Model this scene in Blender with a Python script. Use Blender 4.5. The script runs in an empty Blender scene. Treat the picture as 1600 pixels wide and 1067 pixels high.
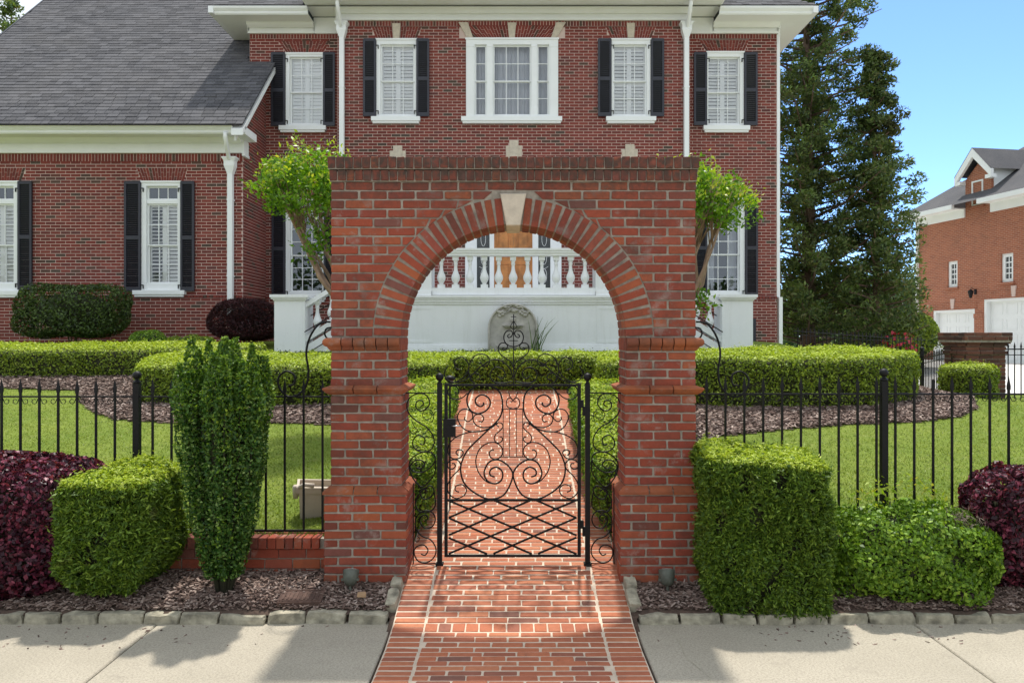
import bpy, bmesh, math, random
import numpy as np
from mathutils import Vector, Matrix
random.seed(7); rng = np.random.default_rng(7)
S = bpy.context.scene
COL = S.collection
# ------------------------------------------------------------------ camera, sky, sun, exposure
F = 1200.0; CX = 802.0; CY = 525.0; CAMZ = 2.0
cam = bpy.data.objects.new('camera', bpy.data.cameras.new('camera')); COL.objects.link(cam)
cam.location = (0, 0, CAMZ); cam.rotation_euler = (math.radians(90), 0, 0)
cam.data.sensor_width = 36; cam.data.lens = 36 * F / 1600
cam.data.shift_x = (800 - CX) / 1600; cam.data.shift_y = -(533.5 - CY) / 1600
cam.data.clip_end = 3000; cam.data.clip_start = 0.05
S.camera = cam
SUN_EL = math.radians(68.5)
world = bpy.data.worlds.new('World'); S.world = world; world.use_nodes = True
wt = world.node_tree; bg = wt.nodes['Background']
sky = wt.nodes.new('ShaderNodeTexSky'); sky.sky_type = 'NISHITA'; sky.sun_disc = False
sky.sun_elevation = SUN_EL; sky.sun_rotation = 0.0
sky.air_density = 0.6; sky.dust_density = 0.0; sky.ozone_density = 10
def _n(t, **kw):
    n = wt.nodes.new(t)
    for k, v in kw.items(): setattr(n, k, v)
    return n
# thin milky cloud over the whole sky, opening to clear blue towards the right
tc = _n('ShaderNodeTexCoord'); hs = _n('ShaderNodeHueSaturation'); hs.inputs['Hue'].default_value = .496; hs.inputs['Saturation'].default_value = .95; hs.inputs['Value'].default_value = 1.0
wt.links.new(sky.outputs[0], hs.inputs['Color'])
dt = _n('ShaderNodeVectorMath', operation='DOT_PRODUCT'); wt.links.new(tc.outputs['Generated'], dt.inputs[0])
dt.inputs[1].default_value = Vector((math.sin(math.radians(46)), math.cos(math.radians(46)), .16)).normalized()
nz = _n('ShaderNodeTexNoise'); nz.inputs['Scale'].default_value = 2.2; nz.inputs['Detail'].default_value = 5; wt.links.new(tc.outputs['Generated'], nz.inputs['Vector'])
ad = _n('ShaderNodeMath', operation='MULTIPLY_ADD'); wt.links.new(nz.outputs[0], ad.inputs[0]); ad.inputs[1].default_value = .16; wt.links.new(dt.outputs['Value'], ad.inputs[2])
mr = _n('ShaderNodeMapRange', interpolation_type='SMOOTHSTEP'); wt.links.new(ad.outputs[0], mr.inputs[0]); mr.inputs[1].default_value = .84; mr.inputs[2].default_value = 1.0
mx = _n('ShaderNodeMix', data_type='RGBA'); wt.links.new(mr.outputs[0], mx.inputs[0]); mx.inputs[6].default_value = (2.95, 3.22, 3.55, 1); wt.links.new(hs.outputs[0], mx.inputs[7])
wt.links.new(mx.outputs[2], bg.inputs[0]); bg.inputs[1].default_value = 0.15
sl = bpy.data.lights.new('sun', 'SUN'); sl.energy = 2.0; sl.angle = math.radians(2.0); sl.color = (1.0, 0.95, 0.87)
so = bpy.data.objects.new('sun', sl); COL.objects.link(so)
so.rotation_euler = Vector((0.03, math.cos(SUN_EL), math.sin(SUN_EL))).to_track_quat('Z', 'Y').to_euler()
vs = S.view_settings; vs.view_transform = 'Standard'; vs.look = 'None'; vs.gamma = 1; vs.use_curve_mapping = False
vs.exposure = 1.2
try:
    S.cycles.use_denoising = True; S.cycles.max_bounces = 8; S.cycles.transparent_max_bounces = 12
    S.cycles.sample_clamp_indirect = 6
except Exception: pass

# ------------------------------------------------------------------ helpers
def X(px, D): return (px - CX) / F * D
def Z(py, D): return CAMZ + (CY - py) / F * D
def lerp(a, b, t): return a + (b - a) * t
def interp(x, pts): return float(np.interp(x, [p[0] for p in pts], [p[1] for p in pts]))

PATHPTS = [(0, 0), (4.9, .0), (5.25, .035), (5.95, .21), (8.2, .60), (10, 1.02), (11.3, 1.16), (14, 1.6)]
LAWNPTS = [(5.9, .44), (7, .60), (8.2, .77), (10, 1.05), (11.3, 1.2), (12.1, 1.33), (14, 1.62), (16, 1.86), (19, 1.9), (26, 1.5), (34, 1.0), (60, .8), (120, 1.0), (2000, 1.0)]
RIGHTPTS = [(5.9, .44), (7, .60), (8.2, .77), (10, 1.0), (11.3, 1.07), (12.2, 1.0), (2000, 1.0)]
def pz(D): return interp(D, PATHPTS)
def gz(x, D):
    a = interp(D, LAWNPTS); b = interp(D, RIGHTPTS)
    t = min(1, max(0, (x - 5.6) / 1.6)); t = t * t * (3 - 2 * t)
    z = lerp(a, b, t)
    if abs(x) < 1.45 and D < 12:                      # hedge banks beside the sloping walk
        k = min(1, max(0, (1.45 - abs(x)) / .6)); z = lerp(z, pz(D) - .03, k)
    return z
def hit(px, py):                                       # photograph direction -> point on the lawn
    lo = 5.95
    for i in range(4000):
        D = lo + i * .01
        if Z(py, D) <= gz(X(px, D), D): return (X(px, D), D)
    return (X(px, 40), 40)

class MB:
    def __init__(s): s.v = []; s.f = []
    def poly(s, pts, faces):
        b = len(s.v); s.v += [tuple(p) for p in pts]; s.f += [tuple(b + i for i in f) for f in faces]
    def box(s, x0, x1, y0, y1, z0, z1):
        s.poly([(x0,y0,z0),(x1,y0,z0),(x1,y1,z0),(x0,y1,z0),(x0,y0,z1),(x1,y0,z1),(x1,y1,z1),(x0,y1,z1)],
               [(0,3,2,1),(4,5,6,7),(0,1,5,4),(1,2,6,5),(2,3,7,6),(3,0,4,7)])
    def prism(s, pts, y0, y1):                         # polygon in XZ extruded along Y
        n = len(pts)
        s.poly([(p[0], y0, p[1]) for p in pts] + [(p[0], y1, p[1]) for p in pts],
               [tuple(range(n)), tuple(range(2*n-1, n-1, -1))] + [(i, i+n, (i+1)%n+n, (i+1)%n) for i in range(n)])
    def vprism(s, pts, z0, z1):                        # polygon in XY extruded along Z
        n = len(pts)
        s.poly([(p[0], p[1], z0) for p in pts] + [(p[0], p[1], z1) for p in pts],
               [tuple(range(n-1, -1, -1)), tuple(range(n, 2*n))] + [(i, (i+1)%n, (i+1)%n+n, i+n) for i in range(n)])
    def xprism(s, pts, x0, x1):                        # polygon in YZ extruded along X
        n = len(pts)
        s.poly([(x0, p[0], p[1]) for p in pts] + [(x1, p[0], p[1]) for p in pts],
               [tuple(range(n-1, -1, -1)), tuple(range(n, 2*n))] + [(i, (i+1)%n, (i+1)%n+n, i+n) for i in range(n)])
    def lathe(s, cx, cy, prof, n=14):
        b = len(s.v)
        for (r, z) in prof:
            for k in range(n):
                a = 2*math.pi*k/n; s.v.append((cx + r*math.cos(a), cy + r*math.sin(a), z))
        for j in range(len(prof)-1):
            for k in range(n):
                s.f.append((b+j*n+k, b+j*n+(k+1)%n, b+(j+1)*n+(k+1)%n, b+(j+1)*n+k))
        s.f.append(tuple(b+k for k in range(n-1,-1,-1))); s.f.append(tuple(b+(len(prof)-1)*n+k for k in range(n)))
    def tube(s, pts, r, n=6, taper=None):
        pts = [Vector(p) for p in pts]; b = len(s.v); m = len(pts); prev = None
        for i, p in enumerate(pts):
            t = (pts[min(i+1,m-1)] - pts[max(i-1,0)])
            t = t.normalized() if t.length > 1e-9 else Vector((0,0,1))
            if prev is None:
                up = Vector((0,1,0)) if abs(t.y) < .9 else Vector((1,0,0)); u = t.cross(up).normalized()
            else:
                u = prev - t*prev.dot(t); u = u.normalized() if u.length > 1e-6 else t.orthogonal().normalized()
            prev = u; w = t.cross(u)
            rr = r[i] if isinstance(r, (list, tuple)) else r
            for k in range(n):
                a = 2*math.pi*(k+.5)/n; s.v.append(tuple(p + u*rr*math.cos(a) + w*rr*math.sin(a)))
        for i in range(m-1):
            for k in range(n):
                s.f.append((b+i*n+k, b+i*n+(k+1)%n, b+(i+1)*n+(k+1)%n, b+(i+1)*n+k))
        s.f.append(tuple(b+k for k in range(n-1,-1,-1))); s.f.append(tuple(b+(m-1)*n+k for k in range(n)))
    def sphere(s, c, r, nu=12, nv=8, sc=(1,1,1)):
        prof = [(max(1e-4, r*math.sin(math.pi*j/nv)), -r*math.cos(math.pi*j/nv)) for j in range(nv+1)]
        b = len(s.v); s.lathe(0, 0, prof, nu)
        s.v[b:] = [(c[0]+v[0]*sc[0], c[1]+v[1]*sc[1], c[2]+v[2]*sc[2]) for v in s.v[b:]]
    def mesh(s, name, m):
        me = bpy.data.meshes.new(name); me.from_pydata(s.v, [], s.f)
        if m: me.materials.append(m)
        return me
    def build(s, name, m, parent=None, smooth=False, **kw):
        return link(name, smoothed(s.mesh(name, m), smooth), parent, **kw)
def smoothed(me, on=True):
    if on: me.shade_smooth()
    return me
def link(name, me, parent=None, loc=None, kind=None, label=None):
    o = bpy.data.objects.new(name, me); COL.objects.link(o)
    if parent is not None: o.parent = parent
    if loc is not None: o.location = loc
    if kind: o['kind'] = kind
    if label: o['label'] = label
    return o
def thing(name, label, cat, loc=(0,0,0), group=None, rotz=0):
    o = bpy.data.objects.new(name, None); COL.objects.link(o); o.location = loc; o.rotation_euler[2] = rotz
    o.empty_display_size = .2
    o['label'] = label; o['category'] = cat
    if group: o['group'] = group
    return o
def tag(o, label, cat, group=None):
    o['label'] = label; o['category'] = cat
    if group: o['group'] = group
    return o
def copy_tree(o, label=None, loc=None, parent=None):
    c = o.copy(); COL.objects.link(c)
    if parent: c.parent = parent
    if label: c['label'] = label
    if loc is not None: c.location = loc
    for ch in list(o.children): copy_tree(ch, parent=c)
    return c
def bevel_brick(l, d, h, bev=.003, jit=.0012, seed=0, front_only=False):
    """bevelled box centred on the origin, slightly uneven"""
    r = random.Random(seed); mb = MB(); V = {}
    hx, hy, hz = l/2, d/2, h/2
    for sx in (-1,1):
        for sy in (-1,1):
            for sz in (-1,1):
                j = [r.uniform(-jit,jit) for _ in range(3)]
                c = (sx*hx+j[0], sy*hy+j[1], sz*hz+j[2])
                for ax in range(3):
                    p = list(c)
                    for k in range(3):
                        if k != ax: p[k] -= (sx,sy,sz)[k]*bev
                    V[(sx,sy,sz,ax)] = len(mb.v); mb.v.append(tuple(p))
    f = mb.f
    for ax in range(3):
        a, b = [(1,2),(2,0),(0,1)][ax]
        for s in (-1,1):
            q = []
            for (u,w) in ((-1,-1),(1,-1),(1,1),(-1,1)):
                k = [0,0,0]; k[ax]=s; k[a]=u; k[b]=w; q.append(V[(*k,ax)])
            f.append(tuple(q if s>0 else q[::-1]))
    for ax in range(3):
        a, b = [(1,2),(2,0),(0,1)][ax]
        for u in (-1,1):
            for w in (-1,1):
                k1=[0,0,0];k1[ax]=-1;k1[a]=u;k1[b]=w; k2=list(k1);k2[ax]=1
                q=[V[(*k1,a)],V[(*k2,a)],V[(*k2,b)],V[(*k1,b)]]
                f.append(tuple(q if u*w<0 else q[::-1]))
    for sx in (-1,1):
        for sy in (-1,1):
            for sz in (-1,1):
                q=[V[(sx,sy,sz,0)],V[(sx,sy,sz,1)],V[(sx,sy,sz,2)]]
                f.append(tuple(q if sx*sy*sz>0 else q[::-1]))
    return mb

# ------------------------------------------------------------------ materials
def nodes(name):
    m = bpy.data.materials.new(name); m.use_nodes = True; nt = m.node_tree
    return m, nt, nt.nodes['Principled BSDF']
def N(nt, t, **kw):
    n = nt.nodes.new(t)
    for k, v in kw.items(): setattr(n, k, v)
    return n
def noise(nt, scale, detail=4, rough=.6, vec=None, coord='Object'):
    n = N(nt, 'ShaderNodeTexNoise'); n.inputs['Scale'].default_value = scale; n.inputs['Detail'].default_value = detail
    n.inputs['Roughness'].default_value = rough
    if vec is None:
        tc = N(nt, 'ShaderNodeTexCoord'); vec = tc.outputs[coord] if coord != 'World' else None
        if coord == 'World': vec = N(nt, 'ShaderNodeNewGeometry').outputs['Position']
    nt.links.new(vec, n.inputs['Vector']); return n
def ramp(nt, fac, stops, interp='LINEAR'):
    r = N(nt, 'ShaderNodeValToRGB'); cr = r.color_ramp; cr.interpolation = interp
    while len(cr.elements) < len(stops): cr.elements.new(.5)
    for e, (p, c) in zip(cr.elements, stops): e.position = p; e.color = (*c, 1) if len(c) == 3 else c
    nt.links.new(fac, r.inputs[0]); return r
def mixc(nt, fac, a, b, mode='MIX'):
    n = N(nt, 'ShaderNodeMix', data_type='RGBA', blend_type=mode)
    for s, v in ((0, fac), (6, a), (7, b)):
        if isinstance(v, bpy.types.NodeSocket): nt.links.new(v, n.inputs[s])
        elif isinstance(v, tuple): n.inputs[s].default_value = (*v, 1)
        else: n.inputs[s].default_value = v
    return n.outputs[2]
def maprange(nt, v, a, b, c=0, d=1):
    n = N(nt, 'ShaderNodeMapRange'); nt.links.new(v, n.inputs[0])
    for i, k in enumerate((a, b, c, d)): n.inputs[i+1].default_value = k
    return n.outputs[0]
def bump(nt, bs, h, strength=.3, dist=.01):
    b = N(nt, 'ShaderNodeBump'); b.inputs['Strength'].default_value = strength; b.inputs['Distance'].default_value = dist
    nt.links.new(h, b.inputs['Height']); nt.links.new(b.outputs[0], bs.inputs['Normal'])
def plain(name, c, rough=.5, var=.12, scale=8, bs=0, bscale=60, metal=0, spec=.5, coord='World'):
    m, nt, p = nodes(name)
    n = noise(nt, scale, coord=coord)
    d = tuple(max(0, x*(1-var)) for x in c); e = tuple(min(1, x*(1+var)) for x in c)
    nt.links.new(ramp(nt, n.outputs[0], [(.3, d), (.7, e)]).outputs[0], p.inputs['Base Color'])
    p.inputs['Roughness'].default_value = rough; p.inputs['Metallic'].default_value = metal
    p.inputs['Specular IOR Level'].default_value = spec
    if bs: bump(nt, p, noise(nt, bscale, coord=coord).outputs[0], bs, .004)
    return m
def brickmat(name, stops, rnd, stain=0, top=None, rough=.85, grain=.35, gs=90, white=0):
    m, nt, p = nodes(name)
    g = N(nt, 'ShaderNodeNewGeometry'); oi = N(nt, 'ShaderNodeObjectInfo')
    r = g.outputs['Random Per Island'] if rnd == 'island' else oi.outputs['Random']
    c = ramp(nt, r, stops).outputs[0]
    n1 = noise(nt, 22, 5, .65, coord='World'); n2 = noise(nt, gs, 4, .7, coord='World')
    c = mixc(nt, maprange(nt, n1.outputs[0], .3, .7, .0, .55), c, (.7, .62, .55), 'MULTIPLY')
    c = mixc(nt, maprange(nt, n2.outputs[0], .62, .8, 0, .5), c, (.10, .05, .04))
    n0 = noise(nt, .55, 5, .7, coord='World'); c = mixc(nt, maprange(nt, n0.outputs[0], .42, .66, 0, .42), c, (.55,.50,.47), 'MULTIPLY')
    n6 = noise(nt, 9, 6, .75, coord='World'); c = mixc(nt, maprange(nt, n6.outputs[0], .58, .72, 0, .55), c, (.13,.075,.06))
    if white:
        n3 = noise(nt, 5.5, 6, .7, coord='World')
        c = mixc(nt, maprange(nt, n3.outputs[0], .56, .74, 0, white), c, (.46, .40, .35))
    if stain:
        n4 = noise(nt, 2.3, 6, .7, coord='World')
        f = maprange(nt, n4.outputs[0], .45, .75, 0, stain)
        if top:
            sx = N(nt, 'ShaderNodeSeparateXYZ'); nt.links.new(g.outputs['Position'], sx.inputs[0])
            mm = N(nt, 'ShaderNodeMath', operation='MAXIMUM'); nt.links.new(maprange(nt, sx.outputs[2], top[0], top[1], 0, top[2]), mm.inputs[0]); nt.links.new(f, mm.inputs[1])
            f2 = N(nt, 'ShaderNodeMath', operation='MULTIPLY'); nt.links.new(mm.outputs[0], f2.inputs[0])
            nt.links.new(maprange(nt, n1.outputs[0], .3, .6, .3, 1), f2.inputs[1]); f = f2.outputs[0]
        c = mixc(nt, f, c, (.07, .045, .035))
    nt.links.new(c, p.inputs['Base Color']); p.inputs['Roughness'].default_value = rough
    p.inputs['Specular IOR Level'].default_value = .3
    bump(nt, p, n2.outputs[0], grain, .006)
    return m
def leafmat(name, stops, trans=.35, rough=.5, var=True, patch=None):
    m, nt, p = nodes(name)
    g = N(nt, 'ShaderNodeNewGeometry')
    c = ramp(nt, g.outputs['Random Per Island'], stops).outputs[0]
    n1 = noise(nt, 3.5, 3, .6, coord='World')
    c = mixc(nt, maprange(nt, n1.outputs[0], .35, .68, 0, .55), c, (.55, .6, .45), 'MULTIPLY')
    if patch: 
        n2 = noise(nt, patch[0], 4, .65, coord='World'); c = mixc(nt, maprange(nt, n2.outputs[0], patch[1], patch[1]+.08, 0, patch[3] if len(patch) > 3 else .8), c, patch[2])
    nt.links.new(c, p.inputs['Base Color']); p.inputs['Roughness'].default_value = rough
    p.inputs['Specular IOR Level'].default_value = .35
    tr = N(nt, 'ShaderNodeBsdfTranslucent'); nt.links.new(mixc(nt, 1.0, c, (1.0, 1.0, .35), 'MULTIPLY'), tr.inputs[0])
    mx = N(nt, 'ShaderNodeMixShader'); mx.inputs[0].default_value = trans
    nt.links.new(p.outputs[0], mx.inputs[1]); nt.links.new(tr.outputs[0], mx.inputs[2])
    nt.links.new(mx.outputs[0], nt.nodes['Material Output'].inputs[0])
    return m
def glassmat(name, tint=(1,1,1), base=.05, blend=.30):
    m, nt, p = nodes(name); nt.nodes.remove(p)
    t = N(nt, 'ShaderNodeBsdfTransparent'); t.inputs[0].default_value = (*tint, 1)
    g = N(nt, 'ShaderNodeBsdfGlossy'); g.inputs[1].default_value = .01
    g.inputs[0].default_value = (.9, .95, 1, 1)
    b = N(nt, 'ShaderNodeBump'); b.inputs['Strength'].default_value = .008; b.inputs['Distance'].default_value = .02
    nt.links.new(noise(nt, 3, 2, coord='World').outputs[0], b.inputs['Height']); nt.links.new(b.outputs[0], g.inputs['Normal'])
    lw = N(nt, 'ShaderNodeLayerWeight'); lw.inputs[0].default_value = blend
    mx = N(nt, 'ShaderNodeMixShader'); nt.links.new(maprange(nt, lw.outputs[0], 0, 1, base, 1), mx.inputs[0])
    nt.links.new(t.outputs[0], mx.inputs[1]); nt.links.new(g.outputs[0], mx.inputs[2])
    nt.links.new(mx.outputs[0], nt.nodes['Material Output'].inputs[0]); return m

ARCH_ST = [(0, (.16,.060,.045)), (.08, (.28,.066,.040)), (.35, (.36,.080,.043)), (.6, (.27,.062,.042)), (.8, (.41,.115,.050)), (.93, (.33,.085,.058)), (1, (.19,.085,.07))]
HOUSE_ST = [(0, (.085,.066,.05)), (.07, (.12,.06,.045)), (.12, (.21,.050,.040)), (.4, (.25,.056,.043)), (.7, (.17,.043,.036)), (.9, (.28,.066,.05)), (1, (.12,.042,.040))]
PATH_ST = [(0, (.22,.11,.085)), (.10, (.40,.135,.078)), (.4, (.52,.18,.092)), (.7, (.43,.145,.082)), (1, (.58,.23,.12))]
M = dict(
  brick=brickmat('arch_brick', ARCH_ST, 'object', stain=.75, top=(2.9, 3.22, 1.0), white=.6, grain=.6),
  bricks=brickmat('arch_brickwork', ARCH_ST, 'island', stain=.75, top=(2.9, 3.22, 1.0), white=.6, grain=.6),
  moulding=brickmat('moulded_brick', [(0,(.34,.11,.05)),(.5,(.40,.125,.05)),(1,(.28,.08,.045))], 'object', stain=.85, white=.6, grain=.7),
  mortar=plain('arch_mortar', (.29,.255,.21), .95, .35, 14, .5, 120),
  hbrick=brickmat('house_brick', HOUSE_ST, 'object', grain=.2),
  hbricks=brickmat('house_brickwork', HOUSE_ST, 'island', grain=.2),
  hmortar=plain('house_mortar', (.62,.48,.42), .95, .1, 5, .2, 120),
  pbrick=brickmat('paver_brick', PATH_ST, 'object', stain=.22, grain=.4),
  pbricks=brickmat('paver_brickwork', PATH_ST, 'island', stain=.22, grain=.4),
  pmortar=plain('paver_mortar', (.58,.47,.36), .95, .15, 12, .4, 150),
  gbrick=None,
  agedbrick=brickmat('aged_brick', [(0,(.06,.035,.03)),(.5,(.14,.06,.045)),(1,(.22,.09,.06))], 'object', stain=.5),
  agedbricks=brickmat('aged_brickwork', [(0,(.06,.035,.03)),(.5,(.14,.06,.045)),(1,(.22,.09,.06))], 'island', stain=.5),
  white=plain('white_paint', (.84,.86,.85), .45, .03, 2),
  cream=plain('cream_trim_paint', (.84,.86,.83), .5, .03, 2),
  shutter=plain('black_shutter_paint', (.024,.025,.036), .45, .15, 6),
  iron=plain('black_iron', (.006,.006,.007), .5, .3, 30, .15, 200, spec=.25),
  stone=plain('cast_stone', (.56,.49,.39), .9, .14, 14, .4, 90),
  fstone=plain('fountain_stone', (.42,.40,.36), .9, .25, 7, .7, 40),
  curb=plain('granite_kerb', (.34,.31,.23), .95, .5, 11, 1.0, 45),
  door=plain('stained_wood_door', (.50,.20,.055), .4, .35, 5, .1, 30),
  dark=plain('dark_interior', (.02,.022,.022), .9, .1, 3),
  lead=plain('leaded_glass', (.06,.065,.065), .2, .3, 25, .2, 60),
  blind=plain('white_interior_shutter', (.88,.89,.87), .5, .02, 3),
  curtain=plain('grey_voile_curtain', (.50,.52,.55), .8, .05, 3),
  bark=plain('grey_bark', (.16,.105,.07), .9, .4, 14, .8, 30),
  palebark=plain('smooth_tan_bark', (.27,.18,.12), .7, .3, 9, .4, 20),
  pot=plain('beige_plastic', (.50,.43,.34), .6, .08, 9, .15, 60),
  rust=plain('brown_valve_lid', (.105,.06,.045), .9, .35, 25, .9, 90),
  bronze=plain('weathered_bronze', (.085,.095,.075), .6, .3, 20, .3, 60),
  bulb=plain('frosted_lens', (.5,.5,.45), .2, .05, 20),
  soil=plain('bed_soil', (.085,.055,.04), 1, .4, 25, 1, 50),
  drive=plain('pale_driveway_concrete', (.62,.60,.57), .9, .05, 3, .2, 60),
  lawn=None, walk=None, roof=None,
  glass=glassmat('window_glass'),
  dglass=glassmat('dark_window_glass', base=.10),
)
def lawnmat():
    m, nt, p = nodes('mown_lawn')
    a = noise(nt, 1.3, 4, .6, coord='World'); b = noise(nt, 45, 4, .75, coord='World'); c2 = noise(nt, 9, 3, .6, coord='World')
    c = ramp(nt, a.outputs[0], [(.25, (.15,.22,.035)), (.75, (.27,.32,.06))]).outputs[0]
    c = mixc(nt, maprange(nt, b.outputs[0], .35, .7, 0, .8), c, (.085,.135,.02))
    c = mixc(nt, maprange(nt, c2.outputs[0], .55, .8, 0, .5), c, (.27,.26,.10))
    nt.links.new(c, p.inputs['Base Color']); p.inputs['Roughness'].default_value = .9; p.inputs['Specular IOR Level'].default_value = .1
    bump(nt, p, b.outputs[0], .8, .02); return m
M['lawn'] = lawnmat()
def walkmat():
    m, nt, p = nodes('aggregate_concrete')
    a = noise(nt, 1.2, 5, .6, coord='World'); b = noise(nt, 70, 5, .9, coord='World')
    v = N(nt, 'ShaderNodeTexVoronoi'); v.inputs['Scale'].default_value = 130
    nt.links.new(N(nt, 'ShaderNodeNewGeometry').outputs['Position'], v.inputs['Vector'])
    c = ramp(nt, a.outputs[0], [(.25, (.36,.32,.245)), (.75, (.47,.42,.33))]).outputs[0]
    c = mixc(nt, maprange(nt, b.outputs[0], .45, .62, 0, .8), c, (.20,.18,.145))
    c = mixc(nt, maprange(nt, v.outputs['Distance'], .0, .35, .35, 0), c, (.68,.63,.55))
    s = noise(nt, 4.5, 6, .75, coord='World')
    c = mixc(nt, maprange(nt, s.outputs[0], .56, .75, 0, .45), c, (.20,.175,.14))
    nt.links.new(c, p.inputs['Base Color']); p.inputs['Roughness'].default_value = .92
    bump(nt, p, b.outputs[0], .5, .004); return m
M['walk'] = walkmat()
def roofmat(name, rnd):
    m, nt, p = nodes(name)
    g = N(nt, 'ShaderNodeNewGeometry'); oi = N(nt, 'ShaderNodeObjectInfo')
    r = g.outputs['Random Per Island'] if rnd == 'island' else oi.outputs['Random']
    c = ramp(nt, r, [(0, (.028,.029,.036)), (.5, (.052,.053,.062)), (1, (.088,.088,.098))]).outputs[0]
    b = noise(nt, 45, 3, .8, coord='World'); c = mixc(nt, maprange(nt, b.outputs[0], .45, .7, 0, .6), c, (.17,.165,.165))
    a = noise(nt, .8, 3, .8, coord='World'); c = mixc(nt, maprange(nt, a.outputs[0], .4, .8, 0, .35), c, (.16,.15,.145))
    nt.links.new(c, p.inputs['Base Color']); p.inputs['Roughness'].default_value = .95
    bump(nt, p, b.outputs[0], .5, .006); return m
M['shingle'] = roofmat('asphalt_shingle', 'object'); M['shingles'] = roofmat('asphalt_shingles', 'island')
def gbrickmat():
    m, nt, p = nodes('garage_brick')
    tc = N(nt, 'ShaderNodeTexCoord'); mp = N(nt, 'ShaderNodeMapping'); nt.links.new(tc.outputs['Object'], mp.inputs[0])
    mp.inputs['Rotation'].default_value = (math.radians(90), 0, 0)
    b = N(nt, 'ShaderNodeTexBrick'); b.inputs['Scale'].default_value = 1; b.inputs['Brick Width'].default_value = .213
    b.inputs['Row Height'].default_value = .0677; b.inputs['Mortar Size'].default_value = .006; b.inputs['Bias'].default_value = -.2
    b.inputs['Color1'].default_value = (.38,.12,.058,1); b.inputs['Color2'].default_value = (.27,.08,.042,1); b.inputs['Mortar'].default_value = (.45,.30,.22,1)
    nt.links.new(mp.outputs[0], b.inputs['Vector'])
    n = noise(nt, 1.5, 6, .8); c = mixc(nt, maprange(nt, n.outputs[0], .5, .8, 0, .45), b.outputs[0], (.12,.08,.055))
    nt.links.new(c, p.inputs['Base Color']); p.inputs['Roughness'].default_value = .9
    bump(nt, p, b.outputs['Fac'], -.6, .01); return m
M['gbrick'] = gbrickmat()
def agedwhite():
    m, nt, p = nodes('weathered_white_paint')
    tc = N(nt, 'ShaderNodeNewGeometry'); mp = N(nt, 'ShaderNodeMapping'); mp.inputs['Scale'].default_value = (7, 7, .8); nt.links.new(tc.outputs['Position'], mp.inputs[0])
    st = noise(nt, 1.2, 6, .7, vec=mp.outputs[0]); n2 = noise(nt, 1.1, 5, .7, coord='World'); n3 = noise(nt, 14, 5, .7, coord='World')
    c = mixc(nt, maprange(nt, st.outputs[0], .48, .75, 0, .38), (.82,.84,.84), (.60,.61,.58))
    c = mixc(nt, maprange(nt, n2.outputs[0], .5, .8, 0, .3), c, (.66,.68,.67)); c = mixc(nt, maprange(nt, n3.outputs[0], .62, .8, 0, .3), c, (.5,.49,.44))
    nt.links.new(c, p.inputs['Base Color']); p.inputs['Roughness'].default_value = .55; bump(nt, p, n3.outputs[0], .15, .01); return m
M['aged'] = agedwhite()
L = dict(
  yew=leafmat('yew_leaves', [(0,(.05,.10,.015)),(.35,(.11,.20,.025)),(.7,(.20,.32,.035)),(1,(.33,.46,.06))], .30, patch=(5,.62,(.14,.10,.045),.45)),
  box=leafmat('boxwood_leaves', [(0,(.07,.14,.015)),(.4,(.14,.27,.02)),(.75,(.25,.42,.035)),(1,(.40,.56,.07))], .30),
  hedgedark=None,
  hedge=leafmat('hedge_leaves', [(0,(.09,.14,.018)),(.4,(.20,.29,.028)),(.75,(.32,.43,.038)),(1,(.46,.56,.07))], .32, patch=(2.5,.62,(.17,.13,.06),.4)),
  column=leafmat('column_leaves', [(0,(.02,.07,.012)),(.45,(.05,.13,.02)),(.8,(.11,.22,.035)),(1,(.30,.42,.12))], .22, rough=.4),
  plum=leafmat('plum_leaves', [(0,(.03,.009,.017)),(.5,(.08,.018,.036)),(.8,(.19,.030,.065)),(1,(.38,.075,.13))], .28, rough=.4),
  maple=leafmat('maple_leaves', [(0,(.03,.012,.014)),(.6,(.06,.016,.02)),(1,(.11,.025,.03))], .25),
  darkshrub=leafmat('dark_shrub_leaves', [(0,(.025,.04,.012)),(.5,(.06,.105,.025)),(1,(.16,.24,.06))], .3, rough=.4, patch=(3,.66,(.16,.25,.03),.6)),
  myrtle=leafmat('myrtle_leaves', [(0,(.07,.17,.012)),(.5,(.16,.34,.02)),(1,(.28,.48,.03))], .45, rough=.4),
  young=leafmat('myrtle_young_leaves', [(0,(.28,.48,.03)),(.6,(.45,.58,.05)),(1,(.60,.55,.12))], .45, rough=.35),
  conifer=leafmat('conifer_needles', [(0,(.05,.085,.035)),(.4,(.11,.165,.055)),(.8,(.19,.27,.075)),(1,(.24,.22,.11))], .4, patch=(.45,.58,(.085,.06,.03),.45)),
  conifer_sun=leafmat('conifer_sun_toned_needles', [(0,(.12,.20,.05)),(.6,(.20,.31,.07)),(1,(.30,.38,.12))], .4),  # lighter needle colour standing in for sun on the clump tops
  wood=leafmat('woodland_leaves', [(0,(.03,.06,.02)),(.6,(.06,.12,.035)),(1,(.10,.19,.05))], .3),
  reed=leafmat('reed_leaves', [(0,(.05,.10,.02)),(1,(.14,.22,.06))], .3),
  sun_growth=leafmat('hedge_sun_toned_growth', [(0,(.34,.46,.03)),(.5,(.48,.60,.05)),(1,(.62,.70,.12))], .35),  # yellow new growth, lightened so the tops look sunlit: sunlight in the colour
  grass=leafmat('grass_blades', [(0,(.14,.21,.025)),(.6,(.25,.33,.045)),(1,(.38,.42,.10))], .35),
  rose=leafmat('rose_petals', [(0,(.6,.02,.05)),(1,(.75,.10,.15))], .3),
)
M['chip'] = brickmat('bark_chip', [(0,(.07,.045,.038)),(.35,(.17,.115,.095)),(.7,(.30,.22,.185)),(1,(.50,.41,.36))], 'island', grain=.5, rough=.9)
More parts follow.
